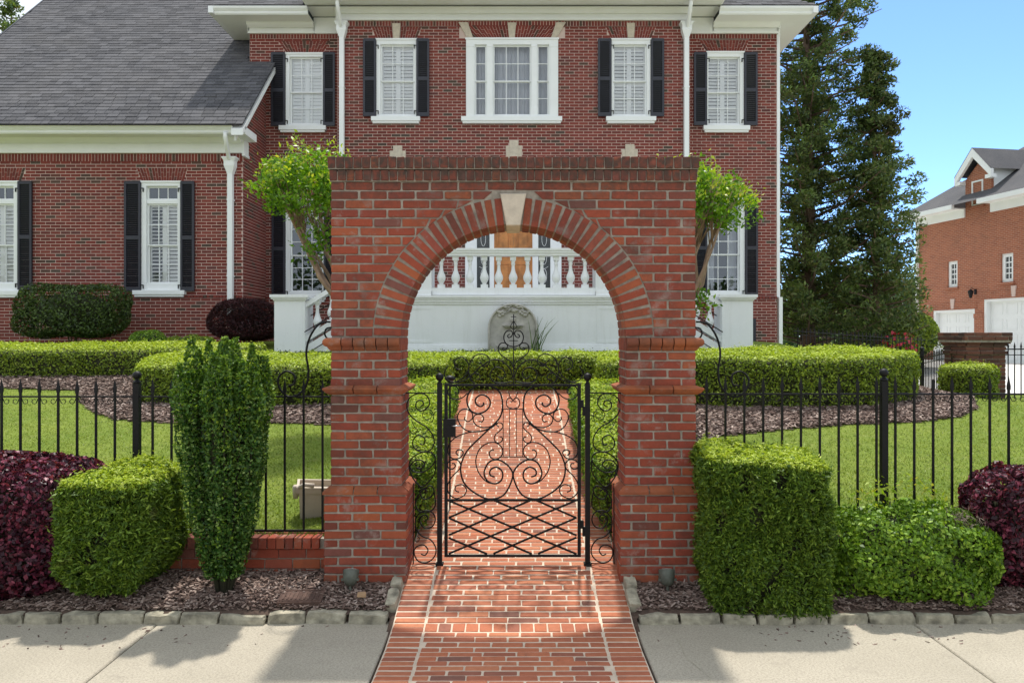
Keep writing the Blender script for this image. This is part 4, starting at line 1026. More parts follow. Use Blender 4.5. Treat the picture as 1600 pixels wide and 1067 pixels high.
# rake trim and cornice return on the wing gable
q = MB(); sl = .93
def rk(y, dz): return (y, 6.32+sl*(y-15.7)+dz)
q.xprism([rk(15.62, -.16), rk(17.79, -.16), rk(17.79, -.03), rk(15.62, -.03)], -5.74, -5.50); q.xprism([rk(15.8, -.40), rk(17.79, -.40), rk(17.79, -.165), rk(15.8, -.165)], -5.74, -5.70)
q.build('rake_board', M['white'], house)
q = MB(); q.box(-5.729, -5.69, YW-.04, YW+.26, 5.862, 6.14); q.box(-5.729, -5.675, YW-.05, YW+.27, 5.80, 5.861); q.box(-5.729, -5.50, YW-.50, YW+.2, 6.142, 6.30); q.build('cornice_return', M['white'], house)
def spout(x, Y, ztop, zhead, zbot, xs_=None, gut=.55):
    xs_ = xs_ if xs_ is not None else x; r = .043
    q = MB(); q.tube([(xs_, Y-gut, ztop), (xs_, Y-gut, ztop-.10), (lerp(xs_, x, .3), Y-gut*.8, ztop-.22), (lerp(xs_, x, .9), Y-.22, ztop-.42), (x, Y-.10, ztop-.52), (x, Y-.10, zhead)], r, 10)
    sp = q.build('downspout', M['white'], house, smooth=True)
    q = MB(); w0, w1, w2 = .15, .11, .055
    for (za, zb2, wa, wb) in ((zhead, zhead-.03, w0, w0), (zhead-.03, zhead-.085, w0*.95, w1), (zhead-.085, zhead-.18, w1, w1), (zhead-.18, zhead-.34, w1, w2)):
        q.poly([(x-wb, Y-.10-wb*.75, zb2), (x+wb, Y-.10-wb*.75, zb2), (x+wb, Y-.005, zb2), (x-wb, Y-.005, zb2), (x-wa, Y-.10-wa*.75, za), (x+wa, Y-.10-wa*.75, za), (x+wa, Y-.005, za), (x-wa, Y-.005, za)],
               [(0,3,2,1),(4,5,6,7),(0,1,5,4),(1,2,6,5),(2,3,7,6),(3,0,4,7)])
    q.build('conductor_head', M['white'], sp)
    q = MB(); q.box(x-.052, x+.052, Y-.14, Y-.03, zbot, zhead-.30)
    for zz in np.arange(zbot+.8, zhead-.5, 1.6): q.box(x-.062, x+.062, Y-.145, Y-.001, zz, zz+.03)
    q.build('pipe', M['white'], sp)
spout(X(362.5, YW), YW, 6.17, Z(248, YW), Z(492, YW), X(352, YW-.55))
spout(X(535.5, YC), YC, 9.42, Z(38.5, YC), 2.0); spout(X(1071, YC), YC, 9.42, Z(38.5, YC), 2.0)
q = MB(); q.box(6.112, 6.19, YR+.02, YR+.10, 2.9, 9.2); q.box(6.15, 6.23, YR-.04, YR+.08, 1.4, 2.9); q.build('downspout', M['white'], house)
q = MB(); q.box(X(1174.5, YR), X(1180, YR), YR-.06, YR-.03, Z(548, YR), Z(498, YR))
for i in range(12): zz = lerp(Z(548, YR), Z(498, YR), (i+.5)/12); q.box(X(1174.8, YR), X(1179.7, YR), YR-.075, YR-.06, zz-.012, zz+.012)
q.build('foundation_vent', M['shutter'], house)

# ---- roofs
SH = Bricks()
def roof_plane(x0, x1, y0, z0, pitch, run, clip=None, prio=0):
    a = math.atan(pitch); R = Matrix.Rotation(a, 3, 'X'); nr = int(run/math.cos(a)/.15); r = random.Random(5)
    for j in range(nr):
        v = j*.15; y, z = y0+v*math.cos(a), z0+v*math.sin(a); x = x0-r.uniform(0, .3)
        while x < x1:
            w = r.choice((.16, .2, .24, .28)); a0, b0 = max(x, x0), min(x+w, x1); x += w
            if b0-a0 < .03 or (clip and not clip((a0+b0)/2, y)): continue
            up = r.choice((.010, .010, .013))
            c = Vector(((a0+b0)/2, y, z)) + R @ Vector((0, .10, up))
            SH.add(c, (b0-a0-.004, .20, .013), R @ Matrix.Rotation(-.06, 3, 'X'), prio=prio-j)
roof_plane(-12.62, -5.50, 15.60, 6.29, .93, 6.9, lambda x, y: y < 17.75 or x < -6.12, prio=500)
roof_plane(-6.78, 6.78, 17.12, 9.36, .75, 3.2, lambda x, y: abs(x) < 6.78-(y-17.12)*.95 and abs(x) > 4.6-(y-17.1)*.9, prio=0)
SH.emit(house, 'shingle', M['shingle'], M['shingles'], 300, 'shingles', jit=.3, simple=True, bev=.002)
m = MB()
m.poly([(-12.62, 15.60, 6.275), (-5.50, 15.60, 6.275), (-5.50, 17.8, 8.31), (-6.1, 17.8, 8.31), (-6.1, 22.5, 12.68), (-12.62, 22.5, 12.68)], [(0, 1, 2, 3, 4, 5)])
m.poly([(-12.62, 22.5, 12.68), (-6.1, 22.5, 12.68), (-6.1, 29, 6.6), (-12.62, 29, 6.6)], [(0, 1, 2, 3)])
m.poly([(-6.78, 17.12, 9.34), (6.78, 17.12, 9.34), (1.5, 22.5, 13.4), (-1.5, 22.5, 13.4)], [(0, 1, 2, 3)]); m.poly([(6.78, 17.12, 9.34), (6.78, 28, 9.34), (1.5, 22.5, 13.4)], [(0, 1, 2)]); m.poly([(-6.78, 28, 9.34), (-6.78, 17.12, 9.34), (-1.5, 22.5, 13.4)], [(0, 1, 2)])
m.poly([(-4.7, 16.8, 9.52), (4.7, 16.8, 9.52), (3.2, 19.2, 11.2), (-3.2, 19.2, 11.2)], [(0, 1, 2, 3)]); m.poly([(-4.7, 16.8, 9.52), (-3.2, 19.2, 11.2), (-4.7, 20.2, 11.2)], [(0, 1, 2)])
m.build('roof_deck', M['shingles'], house)
q = MB(); q.box(-6.12, X(421, 17.7), 17.55, 17.79, Z(121, 17.7), Z(108, 17.7)); q.build('flashing', M['shutter'], house)
q = MB(); q.tube([(-12.66, 15.55, 6.24), (-12.66, 22.5, 12.70)], .03, 4); q.build('rake_edge', M['shutter'], house)

# ---- door behind the terrace
YD = YC+.05
q = MB(); dx0, dx1, dz0, dz1 = DOOR
q.box(dx0, X(745, YC), YC-.04, YC+.15, dz0, dz1); q.box(X(860, YC), dx1, YC-.04, YC+.15, dz0, dz1)
q.box(X(765, YC), X(772, YC), YC-.02, YC+.15, dz0, dz1); q.box(X(832, YC), X(841, YC), YC-.02, YC+.15, dz0, dz1)
q.box(X(745, YC), X(765, YC), YC+.02, YC+.15, dz0, dz0+.3); q.box(X(841, YC), X(860, YC), YC+.02, YC+.15, dz0, dz0+.3)
q.box(dx0-.05, dx1+.05, YC-.05, YC+.16, dz1, dz1+.15); q.build('door_surround', M['white'], house)
for (a, b) in ((745, 765), (841, 860)):
    a, b = X(a, YC), X(b, YC); q = MB(); q.box(a, b, YC+.06, YC+.08, dz0+.3, dz1); sd = q.build('sidelight', M['lead'], house)
    for zz in np.arange(dz0+.5, dz1-.2, .42):
        c = (a+b)/2; q = MB(); P = [(c+.055*math.sin(t), YC+.052, zz+.17+.16*math.cos(t)*(1.0)) for t in np.linspace(0, 2*math.pi, 17)]; q.tube(P, .006, 4); q.tube([(c-.09, YC+.052, zz+.38), (c, YC+.052, zz+.33), (c+.09, YC+.052, zz+.38)], .005, 4); q.build('came', M['blind'], sd)
for (a, b) in ((772, 801.8), (802.2, 832)):
    a, b = X(a, YC), X(b, YC); q = MB(); q.box(a, b, YD, YD+.05, dz0, dz1); dr = q.build('door', M['door'], house)
    for (za, zb2) in ((.15, .95), (1.1, 2.0), (2.15, 3.3)):
        q = MB(); z0_, z1_ = dz0+za, dz0+zb2; frame_box(q, a+.07, b-.07, z0_, z1_, .02, YD-.02, YD-.001); q.box(a+.12, b-.12, YD-.012, YD-.001, z0_+.05, z1_-.05); q.build('door_panel', M['door'], dr)
house.location = (0, YC, 0)
for c in house.children: c.location = Vector(c.location)-Vector((0, YC, 0))

# ------------------------------------------------------------------ terrace with balustrades and stairs
TY = 14.5
ter = thing('front_terrace', 'white terrace wall with central balustrade and stairs descending to both sides', 'terrace')
tx = lambda p: X(p, TY); tz = lambda p: Z(p, TY)
FZ = tz(462)
q = MB(); q.box(tx(620), tx(985), TY, YC-.001, 1.2, FZ-.02); ww = q.build('terrace_wall', M['aged'], ter)
for (pa, pb) in ((624, 676), (680, 758), (846, 928), (932, 981)):
    q = MB(); frame_box(q, tx(pa), tx(pb), tz(536), tz(479), .05, TY-.008, TY-.001); q.build('wall_panel', M['aged'], ww) if pa in (624, 932) else None
for (a, b) in ((620, 985),):
    q = MB()
    for (z0_, z1_, o) in ((462, 465.5, .09), (465.5, 468, .07), (468, 472, .05), (472, 475.6, .025)): q.box(tx(a)-o, tx(b)+o, TY-o, TY+.3, tz(z1_), tz(z0_))
    q.build('cornice', M['aged'], ter)
    q = MB()
    for (z0_, z1_, o) in ((539, 542.5, .03), (542.5, 546, .05), (546, 570, .06)): q.box(tx(a)-o, tx(b)+o, TY-o, TY-.001, tz(z1_), tz(z0_))
    q.build('base_moulding', M['aged'], ter)
q = MB(); q.box(tx(985)-.005+.01, tx(985)+.02, TY, YC, FZ-.03, FZ); 
def baluster(h):
    pr = [(.045, .0), (.045, .0)]
    prof = [(.028, .10), (.034, .115), (.026, .13), (.040, .17), (.058, .24), (.064, .30), (.058, .36), (.040, .44), (.028, .52), (.024, .60), (.023, .66), (.030, .685), (.032, .70), (.024, .72), (.030, .76), (.036, .80)]
    q = MB(); k = h/.92; q.lathe(0, 0, [(r*1.30, z*k) for r, z in prof], 14)
    q.box(-.068, .068, -.068, .068, 0, .10*k); q.box(-.056, .056, -.056, .056, .80*k, h); return q
bz0, bz1 = tz(449.5), tz(399.3)
bm = smoothed(baluster(bz1-bz0).mesh('baluster', M['aged']), False)
for p in bm.polygons: p.use_smooth = len(p.vertices) == 4 and p.index < 14*15
for i in range(11):
    o = link('baluster', bm, ter); o.location = (tx(688.5+i*22.65), TY+.14, bz0)
q = MB(); q.box(tx(674), tx(931), TY+.03, TY+.25, tz(461), tz(449.5)); q.build('bottom_rail', M['aged'], ter)
q = MB(); q.box(tx(674), tx(931), TY+.02, TY+.26, tz(395), tz(391)); q.box(tx(674), tx(931), TY-.0, TY+.28, tz(391), tz(387.8)); q.box(tx(674), tx(931), TY+.04, TY+.24, tz(399.3), tz(395)); q.build('top_rail', M['aged'], ter)
for s_ in (-1, 1):
    cx_ = tx(802.5)
    xa, xb = cx_+s_*(tx(931)-cx_), cx_+s_*(tx(985)-cx_); a, b = sorted((xa, xb))
    q = MB(); q.box(a, b, TY+.0, TY+.6, FZ-.01, tz(398)); q.box(a-.05*(s_ > 0), b+.05*(s_ < 0), TY-.05, TY+.65, tz(398), tz(390)); q.box(a-.03*(s_>0)*0, b, TY-.03, TY+.63, FZ, FZ+.08)
    q.build('pedestal', M['aged'], ter)
    # end pedestal of the stair
    e0, e1 = cx_+s_*(tx(1128)-cx_), cx_+s_*(tx(1176)-cx_); a, b = sorted((e0, e1)); zt = tz(470)
    q = MB(); q.box(a, b, TY-.02, TY+.56, 1.2, zt); q.box(a-.02, b+.02, TY-.04, TY+.58, zt, zt+.03); q.box(a-.05, b+.05, TY-.07, TY+.61, zt+.03, zt+.06); q.box(a-.07, b+.07, TY-.09, TY+.63, zt+.06, tz(460.5)); q.box(a-.04, b+.04, TY-.06, TY+.6, 1.2, tz(548)) if 0 else None
    q.build('pedestal', M['aged'], ter)
    # stringer walls, treads, sloping rail and balusters on front and back of the flight
    x_top, x_bot = xb, e0; zt_, zb_ = FZ, 1.62; nst = 7
    for k in range(nst):
        xs0, xs1 = lerp(x_bot, x_top, k/nst), lerp(x_bot, x_top, (k+1)/nst); a, b = sorted((xs0, xs1)); zz = lerp(zb_, zt_, (k+1)/nst)
        q = MB(); q.box(a-.02*(s_ < 0), b+.02*(s_ > 0), TY+.35, YC-.3, zz-.04, zz); q.box(a+.002, b-.002, TY+.36, YC-.31, 1.2, zz-.041); q.build('step', M['aged'], ter)
    for yy in (TY+.04, YC-.55):
        def pol(z0a, z0b, z1a, z1b, d0, d1):
            q.poly([(x_bot, yy+d0, z0a), (x_top, yy+d0, z0b), (x_top, yy+d0, z1b), (x_bot, yy+d0, z1a), (x_bot, yy+d1, z0a), (x_top, yy+d1, z0b), (x_top, yy+d1, z1b), (x_bot, yy+d1, z1a)],
                   [(0,1,2,3),(7,6,5,4),(0,4,5,1),(1,5,6,2),(2,6,7,3),(3,7,4,0)])
        rb_, rt_ = tz(480), tz(384)
        q = MB(); pol(rb_, rt_-.10, rb_+.10, rt_, 0, .24); q.build('stair_rail', M['aged'], ter)
        q = MB(); pol(rb_-.66, rt_-.76, rb_-.54, rt_-.64, .0, .24); q.build('stair_bottom_rail', M['aged'], ter)
        q = MB(); pol(1.2, 1.2, rb_-.72, rt_-.82, .03, .21); q.build('stringer_wall', M['aged'], ter)
        q = MB(); pol(rb_-.48, rt_-.58, rb_-.46, rt_-.56, -.10, -.08) if yy < 15 else None
        if yy < 15:
            pol(rb_-.16, rt_-.26, rb_-.14, rt_-.24, .34, .36); pol(rb_-.9, rt_-1.0, rb_-.88, rt_-.98, -.03, -.01); q.build('handrail', M['iron'], ter)
        hb = .50
        key = ('sb',)
        if key not in MESHES: MESHES[key] = baluster(.62).mesh('baluster', M['aged'])
        for k in range(6):
            f = (k+.7)/6.4; o = link('baluster', MESHES[key], ter); o.location = (lerp(x_bot, x_top, f), yy+.12, lerp(rb_-.585, rt_-.685, f))
ter.location = (0, TY, 0)
for c in ter.children: c.location = Vector(c.location)-Vector((0, TY, 0))

# ------------------------------------------------------------------ wall fountain
FY = 14.12
fo = thing('wall_fountain', 'grey arched stone wall fountain with shell basins against the white terrace wall', 'fountain')
fx = lambda p: X(p, FY); fz = lambda p: Z(p, FY)
cxf = 801.5; P = []
rw = 38.5
for i in range(25):
    a = math.pi*i/24; P.append((fx(cxf+rw*math.cos(a)), fz(513-rw*math.sin(a))))
P = [(fx(cxf-rw), 1.3), (fx(cxf+rw), 1.3)] + P
q = MB(); q.prism(P, FY, FY+.3); bp = q.build('back_panel', M['fstone'], fo)
q = MB(); P2 = [(fx(cxf+(rw-1)*math.cos(a)), FY-.02, fz(513-(rw-1)*math.sin(a))) for a in np.linspace(0, math.pi, 25)]; q.tube([(fx(cxf+rw-1), FY-.02, 1.3)]+P2+[(fx(cxf-rw+1), FY-.02, 1.3)], .022, 6); q.build('rim', M['fstone'], bp, smooth=True)
r_ = random.Random(4); q = MB()
for i in range(46):
    a = math.radians(r_.uniform(42, 138)); rr_ = r_.uniform(26, 36); q.sphere((fx(cxf+rr_*math.cos(a)), FY-.02, fz(513-rr_*math.sin(a))), r_.uniform(.018, .035), 8, 6, (1.3, .8, .8))
q.build('carved_garland', M['fstone'], bp, smooth=True)
def basin(zc_, R_, h):
    q = MB(); n = 16
    for j, (rr2, zz) in enumerate(((R_*.25, -h), (R_*.6, -h*.8), (R_*.9, -h*.35), (R_, 0), (R_*.88, 0), (R_*.6, -h*.4))):
        for k in range(n+1):
            a = math.pi+math.pi*k/n; fl = 1+.05*math.cos(k*math.pi); q.v.append((fx(cxf)+rr2*fl*math.cos(a), FY+rr2*.75*fl*math.sin(a), zc_+zz))
    for j in range(5):
        for k in range(n): q.f.append((j*(n+1)+k, j*(n+1)+k+1, (j+1)*(n+1)+k+1, (j+1)*(n+1)+k))
    return q
basin(fz(508), .20, .07).build('upper_basin', M['fstone'], fo, smooth=True); basin(fz(540), .30, .12).build('lower_basin', M['fstone'], fo, smooth=True)
q = MB(); q.sphere((fx(cxf), FY-.02, fz(499)), .05, 10, 8, (1, .7, 1.2)); q.build('spout_mask', M['fstone'], fo, smooth=True)
fo.location = (fx(cxf), FY, 1.6)
for c in fo.children: c.location = -fo.location

# ------------------------------------------------------------------ garage wing of the neighbouring driveway
gdir = Vector((.1657, -.986, 0)); G_O = Vector((17.7, 31.0, 0))
gar = thing('brick_garage', 'orange brick garage building with white doors and a gabled dormer', 'garage', G_O, rotz=math.atan2(-.986, .1657))
def ga(px): r = (px-CX)/F; return (r*31-17.7)/(.1657+.986*r)
def gD(a): return 31-.986*a
def gzz(px, py): return Z(py, gD(ga(px)))
A0, A1 = ga(1436), ga(1700); ze = gzz(1436, 343)
d1 = (ga(1458), ga(1523), gzz(1489, 484)); d2 = (ga(1537), ga(1537)+2.9, gzz(1567, 466)); dm_ = (ga(1508.6), ga(1549))
w1 = (ga(1480.5), ga(1496), gzz(1488, 449), gzz(1488, 408)); w2 = (ga(1564), ga(1583), gzz(1572, 441), gzz(1572, 396))
gh = [(d1[0], d1[1], .9, d1[2]), (d2[0], d2[1], .9, d2[2]), (*w1,), (*w2,)]
us = sorted({A0, A1} | {h[i] for h in gh for i in (0, 1)}); ws = sorted({.6, ze} | {h[i] for h in gh for i in (2, 3)}); m = MB()
for a, b in zip(us, us[1:]):
    for c, d in zip(ws, ws[1:]):
        if not any(h[0] < (a+b)/2 < h[1] and h[2] < (c+d)/2 < h[3] for h in gh): m.poly([(a, 0, c), (b, 0, c), (b, 0, d), (a, 0, d)], [(0, 1, 2, 3)])
zap = gzz(1527, 256)
m.box(A0-.001, A0, 0, 9, .6, ze); m.box(A1, A1+.01, 0, 9, .6, ze)
m.prism([(dm_[0], ze), (dm_[1], ze), (dm_[1], gzz(1549, 275)), ((dm_[0]+dm_[1])/2, zap), (dm_[0], gzz(1508, 283))], -.004, .1)
for h in gh:
    m.poly([(h[0], 0, h[2]), (h[0], .25, h[2]), (h[0], .25, h[3]), (h[0], 0, h[3])], [(0, 1, 2, 3)]); m.poly([(h[1], 0, h[2]), (h[1], .25, h[2]), (h[1], .25, h[3]), (h[1], 0, h[3])], [(3, 2, 1, 0)])
    m.poly([(h[0], 0, h[3]), (h[1], 0, h[3]), (h[1], .25, h[3]), (h[0], .25, h[3])], [(0, 1, 2, 3)])
m.build('wall', M['gbrick'], gar)
for h in gh[:2]:
    q = MB(); q.box(h[0], h[0]+.12, .02, .25, .9, h[3]-.10); q.box(h[1]-.12, h[1], .02, .25, .9, h[3]-.10); q.box(h[0], h[1], .02, .25, h[3]-.10, h[3]-.002); q.build('door_frame', M['white'], gar)
    q = MB(); q.box(h[0]+.12, h[1]-.12, .20, .24, .95, h[3]-.10); dd = q.build('garage_door', M['white'], gar)
    nr = 4; nc = 4
    for i in range(nc):
        for j in range(nr):
            a, b = lerp(h[0]+.12, h[1]-.12, (i+.12)/nc), lerp(h[0]+.12, h[1]-.12, (i+.88)/nc); c, d = lerp(1.0, h[3]-.1, (j+.15)/nr), lerp(1.0, h[3]-.1, (j+.85)/nr)
            q = MB(); frame_box(q, a, b, c, d, .03, .185, .199); q.build('door_panel', M['white'], dd)
    cxm = (h[0]+h[1])/2; q = MB(); z0_ = h[3]+.03; q.prism([(cxm-.07, z0_), (cxm+.07, z0_), (cxm+.11, z0_+.40), (cxm-.11, z0_+.40)], -.05, 0); q.build('keystone', plain('pink_stone', (.62,.48,.42), .9, .05, 5), gar)
    q = MB(); n = int((h[1]-h[0]+.3)/.0677)
    for i in range(n): q.box(h[0]-.15+i*.0677, h[0]-.15+i*.0677+.057, -.02, 0, h[3]+.003, h[3]+.30)
    q.build('lintel_brickwork', M['gbrick'], gar, kind='stuff')
for h in gh[2:]+[(ga(1519), ga(1536.7), gzz(1528, 321), gzz(1528, 282))]:
    front = h[2] > 5.5; yo = -.03 if front else .06
    q = MB(); fw = .13 if not front else .06; frame_box(q, h[0], h[1], h[2], h[3], fw, yo, yo+.10); wn = q.build('window', M['white'], gar)
    q = MB(); q.box(h[0]+fw, h[1]-fw, yo+.05, yo+.06, h[2]+fw, h[3]-fw); q.build('pane', M['lead'], wn)
    q = MB()
    for j in range(1, 4): zz = lerp(h[2]+fw, h[3]-fw, j/4); q.box(h[0]+fw, h[1]-fw, yo+.03, yo+.049, zz-.02, zz+.02)
    xm = (h[0]+h[1])/2; q.box(xm-.013, xm+.013, yo+.028, yo+.048, h[2]+fw, h[3]-fw); q.build('glazing_bars', M['white'], wn)
    q = MB(); q.box(h[0]-.08, h[1]+.08, -.07, .0, h[2]-.08, h[2]-.003); q.build('brick_sill', M['gbrick'], wn)
# eaves either side of the wall dormer, roofs
for (a, b, capl) in ((A0-.45, dm_[0], 1), (dm_[1], A1+.3, 0)):
    q = MB(); q.box(a, b, -.5, 0, ze+.0, ze+.04); q.box(a+(.45 if capl else 0), b, -.06, -.002, ze-.32, ze); q.box(a, b, -.64, -.5, ze-.02, ze+.16); q.build('eave', M['white'], gar)
q = MB(); zr_ = ze+.14; pr = .72
q.poly([(A0-.5, -.6, zr_), (A1+.4, -.6, zr_), (A1+.4, 4.6, zr_+5.2*pr), (A0+3.8, 4.6, zr_+5.2*pr), (A0-.5, 9.6, zr_)], [(0, 1, 2, 3), (0, 3, 4)])
q.build('roof', M['shingles'], gar)
q = MB(); xm = (dm_[0]+dm_[1])/2; hw = (dm_[1]-dm_[0])/2+.28; za = gzz(1526, 232)
zl = za-hw*1.05
q.poly([(xm, -.28, za), (xm-hw, -.28, zl), (xm-hw, 6, zl), (xm, 6, za), (xm+hw, -.28, zl), (xm+hw, 6, zl)], [(0, 1, 2, 3), (0, 3, 5, 4)]); dr_ = q.build('dormer_roof', M['shingles'], gar)
q = MB()
for s_ in (-1, 1):
    q.prism([(xm, za-.02), (xm+s_*hw, zl-.02), (xm+s_*hw, zl-.32), (xm, za-.36)][::s_], -.27, -.15)
    q.box(min(xm+s_*(hw-.02), xm+s_*(hw-.30)), max(xm+s_*(hw-.02), xm+s_*(hw-.30)), -.26, -.0, zl-.34, zl-.20)
q.build('gable_trim', M['white'], gar)
q = MB(); q.box(dm_[1]-.05, dm_[1], .1, 5, ze, zl-.02); q.box(dm_[0], dm_[0]+.05, .1, 5, ze, zl-.02)
for k in range(8): q.box(dm_[1], dm_[1]+.012, .1, 5, ze+k*.18, ze+k*.18+.165)
q.build('dormer_siding', M['white'], gar)
q = MB(); q.box(A0-.10, A0-.0, -.10, -.0, 2.6, ze); q.tube([(A0-.05, -.05, 2.7), (A0-.16, -.05, 2.5), (A0-.12, -.05, 1.0)], .05, 8); q.build('downspout', M['white'], gar)
# belt moulding on the piers beside the doors
for (a, b) in ((A0, d1[0]), (d1[1], d2[0])):
    q = MB(); q.box(a, b, -.06, 0, gzz(1530, 497), gzz(1530, 490)); q.box(a, b, -.03, 0, .8, gzz(1530, 497)); q.build('pier', M['gbrick'], gar)
la = ga(1524.5); lz = gzz(1524, 458)
t = thing('wall_lantern', 'small black wall lantern between the garage doors', 'lantern', G_O+gdir*la+Vector((0, 0, lz)), rotz=gar.rotation_euler[2])
q = MB(); q.box(-.05, .05, -.03, 0, -.05, .15); q.tube([(0, -.02, .1), (0, -.18, .2), (0, -.22, .14)], .012, 6); q.lathe(0, -.22, [(.02, .14), (.10, .08), (.11, .06)], 8); q.lathe(0, -.22, [(.10, .06), (.05, -.18), (.02, -.2)], 6); q.build('lantern_frame', M['iron'], t)

# driveway, gate pier and fences on the right
drv = grid_mesh(np.linspace(7.6, 60, 12), np.linspace(13.0, 60, 12), lambda x, y: 1.018); drv.build('driveway', M['drive'], kind='structure')
pr_ = thing('driveway_pier', 'square brick pier with projecting cap beside the driveway fence', 'brick pier', (X(1522, 12.5), 12.5, 0))
PB = Bricks(); hw = .315
for face in range(4):
    R = Matrix.Rotation(face*math.pi/2, 3, 'Z')
    for (u, z, w, h) in courses(-hw, hw, .7, 1.70, [], .0677, off=.05*face): PB.add(R @ Vector((u, -hw+.02, z)), (w, .04, h), R, prio=1-face)
    for (u, z, w, h) in courses(-hw-.07, hw+.07, 1.93, 2.06, [], .0677): PB.add(R @ Vector((u, -hw-.07+.02, z)), (w, .04, h), R, prio=1-face)
    for (z, o) in ((1.735, .03), (1.80, .01), (1.865, .03), (1.905, .05)):
        for (u, _, w, h) in courses(-hw-o, hw+o, z-.03, z+.03, [], .0677): PB.add(R @ Vector((u, -hw-o+.02, z)), (w, .04, .052), R, prio=1-face)
PB.emit(pr_, 'brick', M['agedbrick'], M['agedbricks'], 300, 'brickwork')
q = MB(); q.box(-hw+.008, hw-.008, -hw+.008, hw-.008, .7, 1.93); q.box(-hw-.06, hw+.06, -hw-.06, hw+.06, 1.90, 2.05); q.build('mortar_core', M['mortar'], pr_)
def runfence(label, p0, p1, z0, z1, h, sp, post=None):
    a, b = Vector((*p0, z0)), Vector((*p1, z1)); t = thing('iron_fence', label, 'fence', a); n = int((b-a).length/sp); me = picket_mesh(h+.02, .10, False)
    for zz in (h, .06):
        q = MB(); q.tube([(0, 0, zz), tuple(b-a+Vector((0, 0, zz)))], .014, 4); q.build('rail', M['iron'], t)
    if h > .5:
        q = MB(); q.tube([(0, 0, h-.09), tuple(b-a+Vector((0, 0, h-.09)))], .009, 4); q.build('rail', M['iron'], t)
    ang = math.atan2(p1[1]-p0[1], p1[0]-p0[0])
    for i in range(1, n):
        o = link('picket', me, t); o.location = (b-a)*(i/n); o.rotation_euler[2] = ang
    for f in (post or []):
        q = MB(); q.box(-.03, .03, -.03, .03, 0, h+.14); q.sphere((0, 0, h+.18), .04, 10, 8); o = q.build('post', M['iron'], t); o.location = (b-a)*f
D5 = 12.5
runfence('black iron fence between the brick driveway pier and the dark tree', (X(1490, 12.5), 12.5), (X(1437, 14.3), 14.3), .78, .60, Z(549, 12.5)-.78, .088, [.92])
runfence('black iron fence right of the brick driveway pier', (X(1536, 12.4), 12.4), (X(1760, 11.2), 11.2), .80, .84, Z(546, 12.4)-.80, .083)
runfence('low black iron fence in the shade beneath the large conifer', (X(1240, 19.5), 19.5), (X(1445, 21.5), 21.5), 1.35, 1.1, .78, .14)
# ------------------------------------------------------------------ foliage
def norm(a): return a/np.maximum(np.linalg.norm(a, axis=1, keepdims=True), 1e-9)
def leaves(name, P, Nm, size, aspect, m, parent=None, spread=.7, kind=None, droop=0.0, along=0.0, size_var=.35):
    """one four-cornered leaf per point; along = how far the leaf's long axis follows the outward normal"""
    n = len(P); s = size*(1+rng.uniform(-size_var, size_var, (n, 1)))
    r = norm(rng.normal(size=(n, 3))); t = norm(r-(r*Nm).sum(1, keepdims=True)*Nm*(1-along)+Nm*along*1.2); t[:, 2] -= droop; t = norm(t)
    up = norm(Nm+rng.normal(size=(n, 3))*spread); b = norm(np.cross(t, up)); nn = np.cross(b, t)
    L_, W_ = t*s, b*s*aspect
    base = P-L_*.5; tip = P+L_*.5; l = P-W_*.5-L_*.06+nn*s*.10; r2 = P+W_*.5-L_*.06+nn*s*.10
    V = np.stack([base, r2, tip, l], 1).reshape(-1, 3).astype(np.float32)
    me = bpy.data.meshes.new(name); me.vertices.add(4*n); me.vertices.foreach_set('co', V.ravel())
    me.loops.add(4*n); me.loops.foreach_set('vertex_index', np.arange(4*n, dtype=np.int32))
    me.polygons.add(n); me.polygons.foreach_set('loop_start', np.arange(0, 4*n, 4, dtype=np.int32)); me.polygons.foreach_set('loop_total', np.full(n, 4, dtype=np.int32))
    me.update(calc_edges=True); me.materials.append(m)
    return link(name, me, parent, kind=kind)
def lumps(P, amp, sc, seed=0):
    r = np.random.default_rng(seed); o = np.zeros(len(P))
    for k in range(5):
        w = r.normal(size=3)*sc*(1+k*.5); o += np.sin(P @ w+r.uniform(0, 6))/(1+k*.5)
    return o*amp/2
def polydist(Q, poly):
    d = np.full(len(Q), 1e9); dirn = np.zeros((len(Q), 2)); n = len(poly)
    for i in range(n):
        a, b = poly[i], poly[(i+1) % n]; ab = b-a; t = np.clip(((Q-a) @ ab)/(ab @ ab), 0, 1); c = a+t[:, None]*ab; dd = np.linalg.norm(Q-c, axis=1); k = dd < d
        d[k] = dd[k]; dirn[k] = (c-Q)[k]
    return d, norm(dirn)
def inside(Q, poly):
    r = np.zeros(len(Q), bool); n = len(poly)
    for i in range(n):
        a, b = poly[i], poly[(i+1) % n]
        c = ((a[1] > Q[:, 1]) != (b[1] > Q[:, 1])) & (Q[:, 0] < (b[0]-a[0])*(Q[:, 1]-a[1])/(b[1]-a[1]+1e-12)+a[0]); r ^= c
    return r
def smoothpoly(pts, k=4):
    P = [Vector(p) for p in pts]; n = len(P); out = []
    for i in range(n):
        a, b, c = P[i-1], P[i], P[(i+1) % n]; d = min(.18, (a-b).length*.3, (c-b).length*.3)
        p0 = b+(a-b).normalized()*d; p2 = b+(c-b).normalized()*d
        for j in range(k+1): t = j/k; out.append(p0*(1-t)**2+b*2*t*(1-t)+p2*t*t)
    return np.array([tuple(p) for p in out])
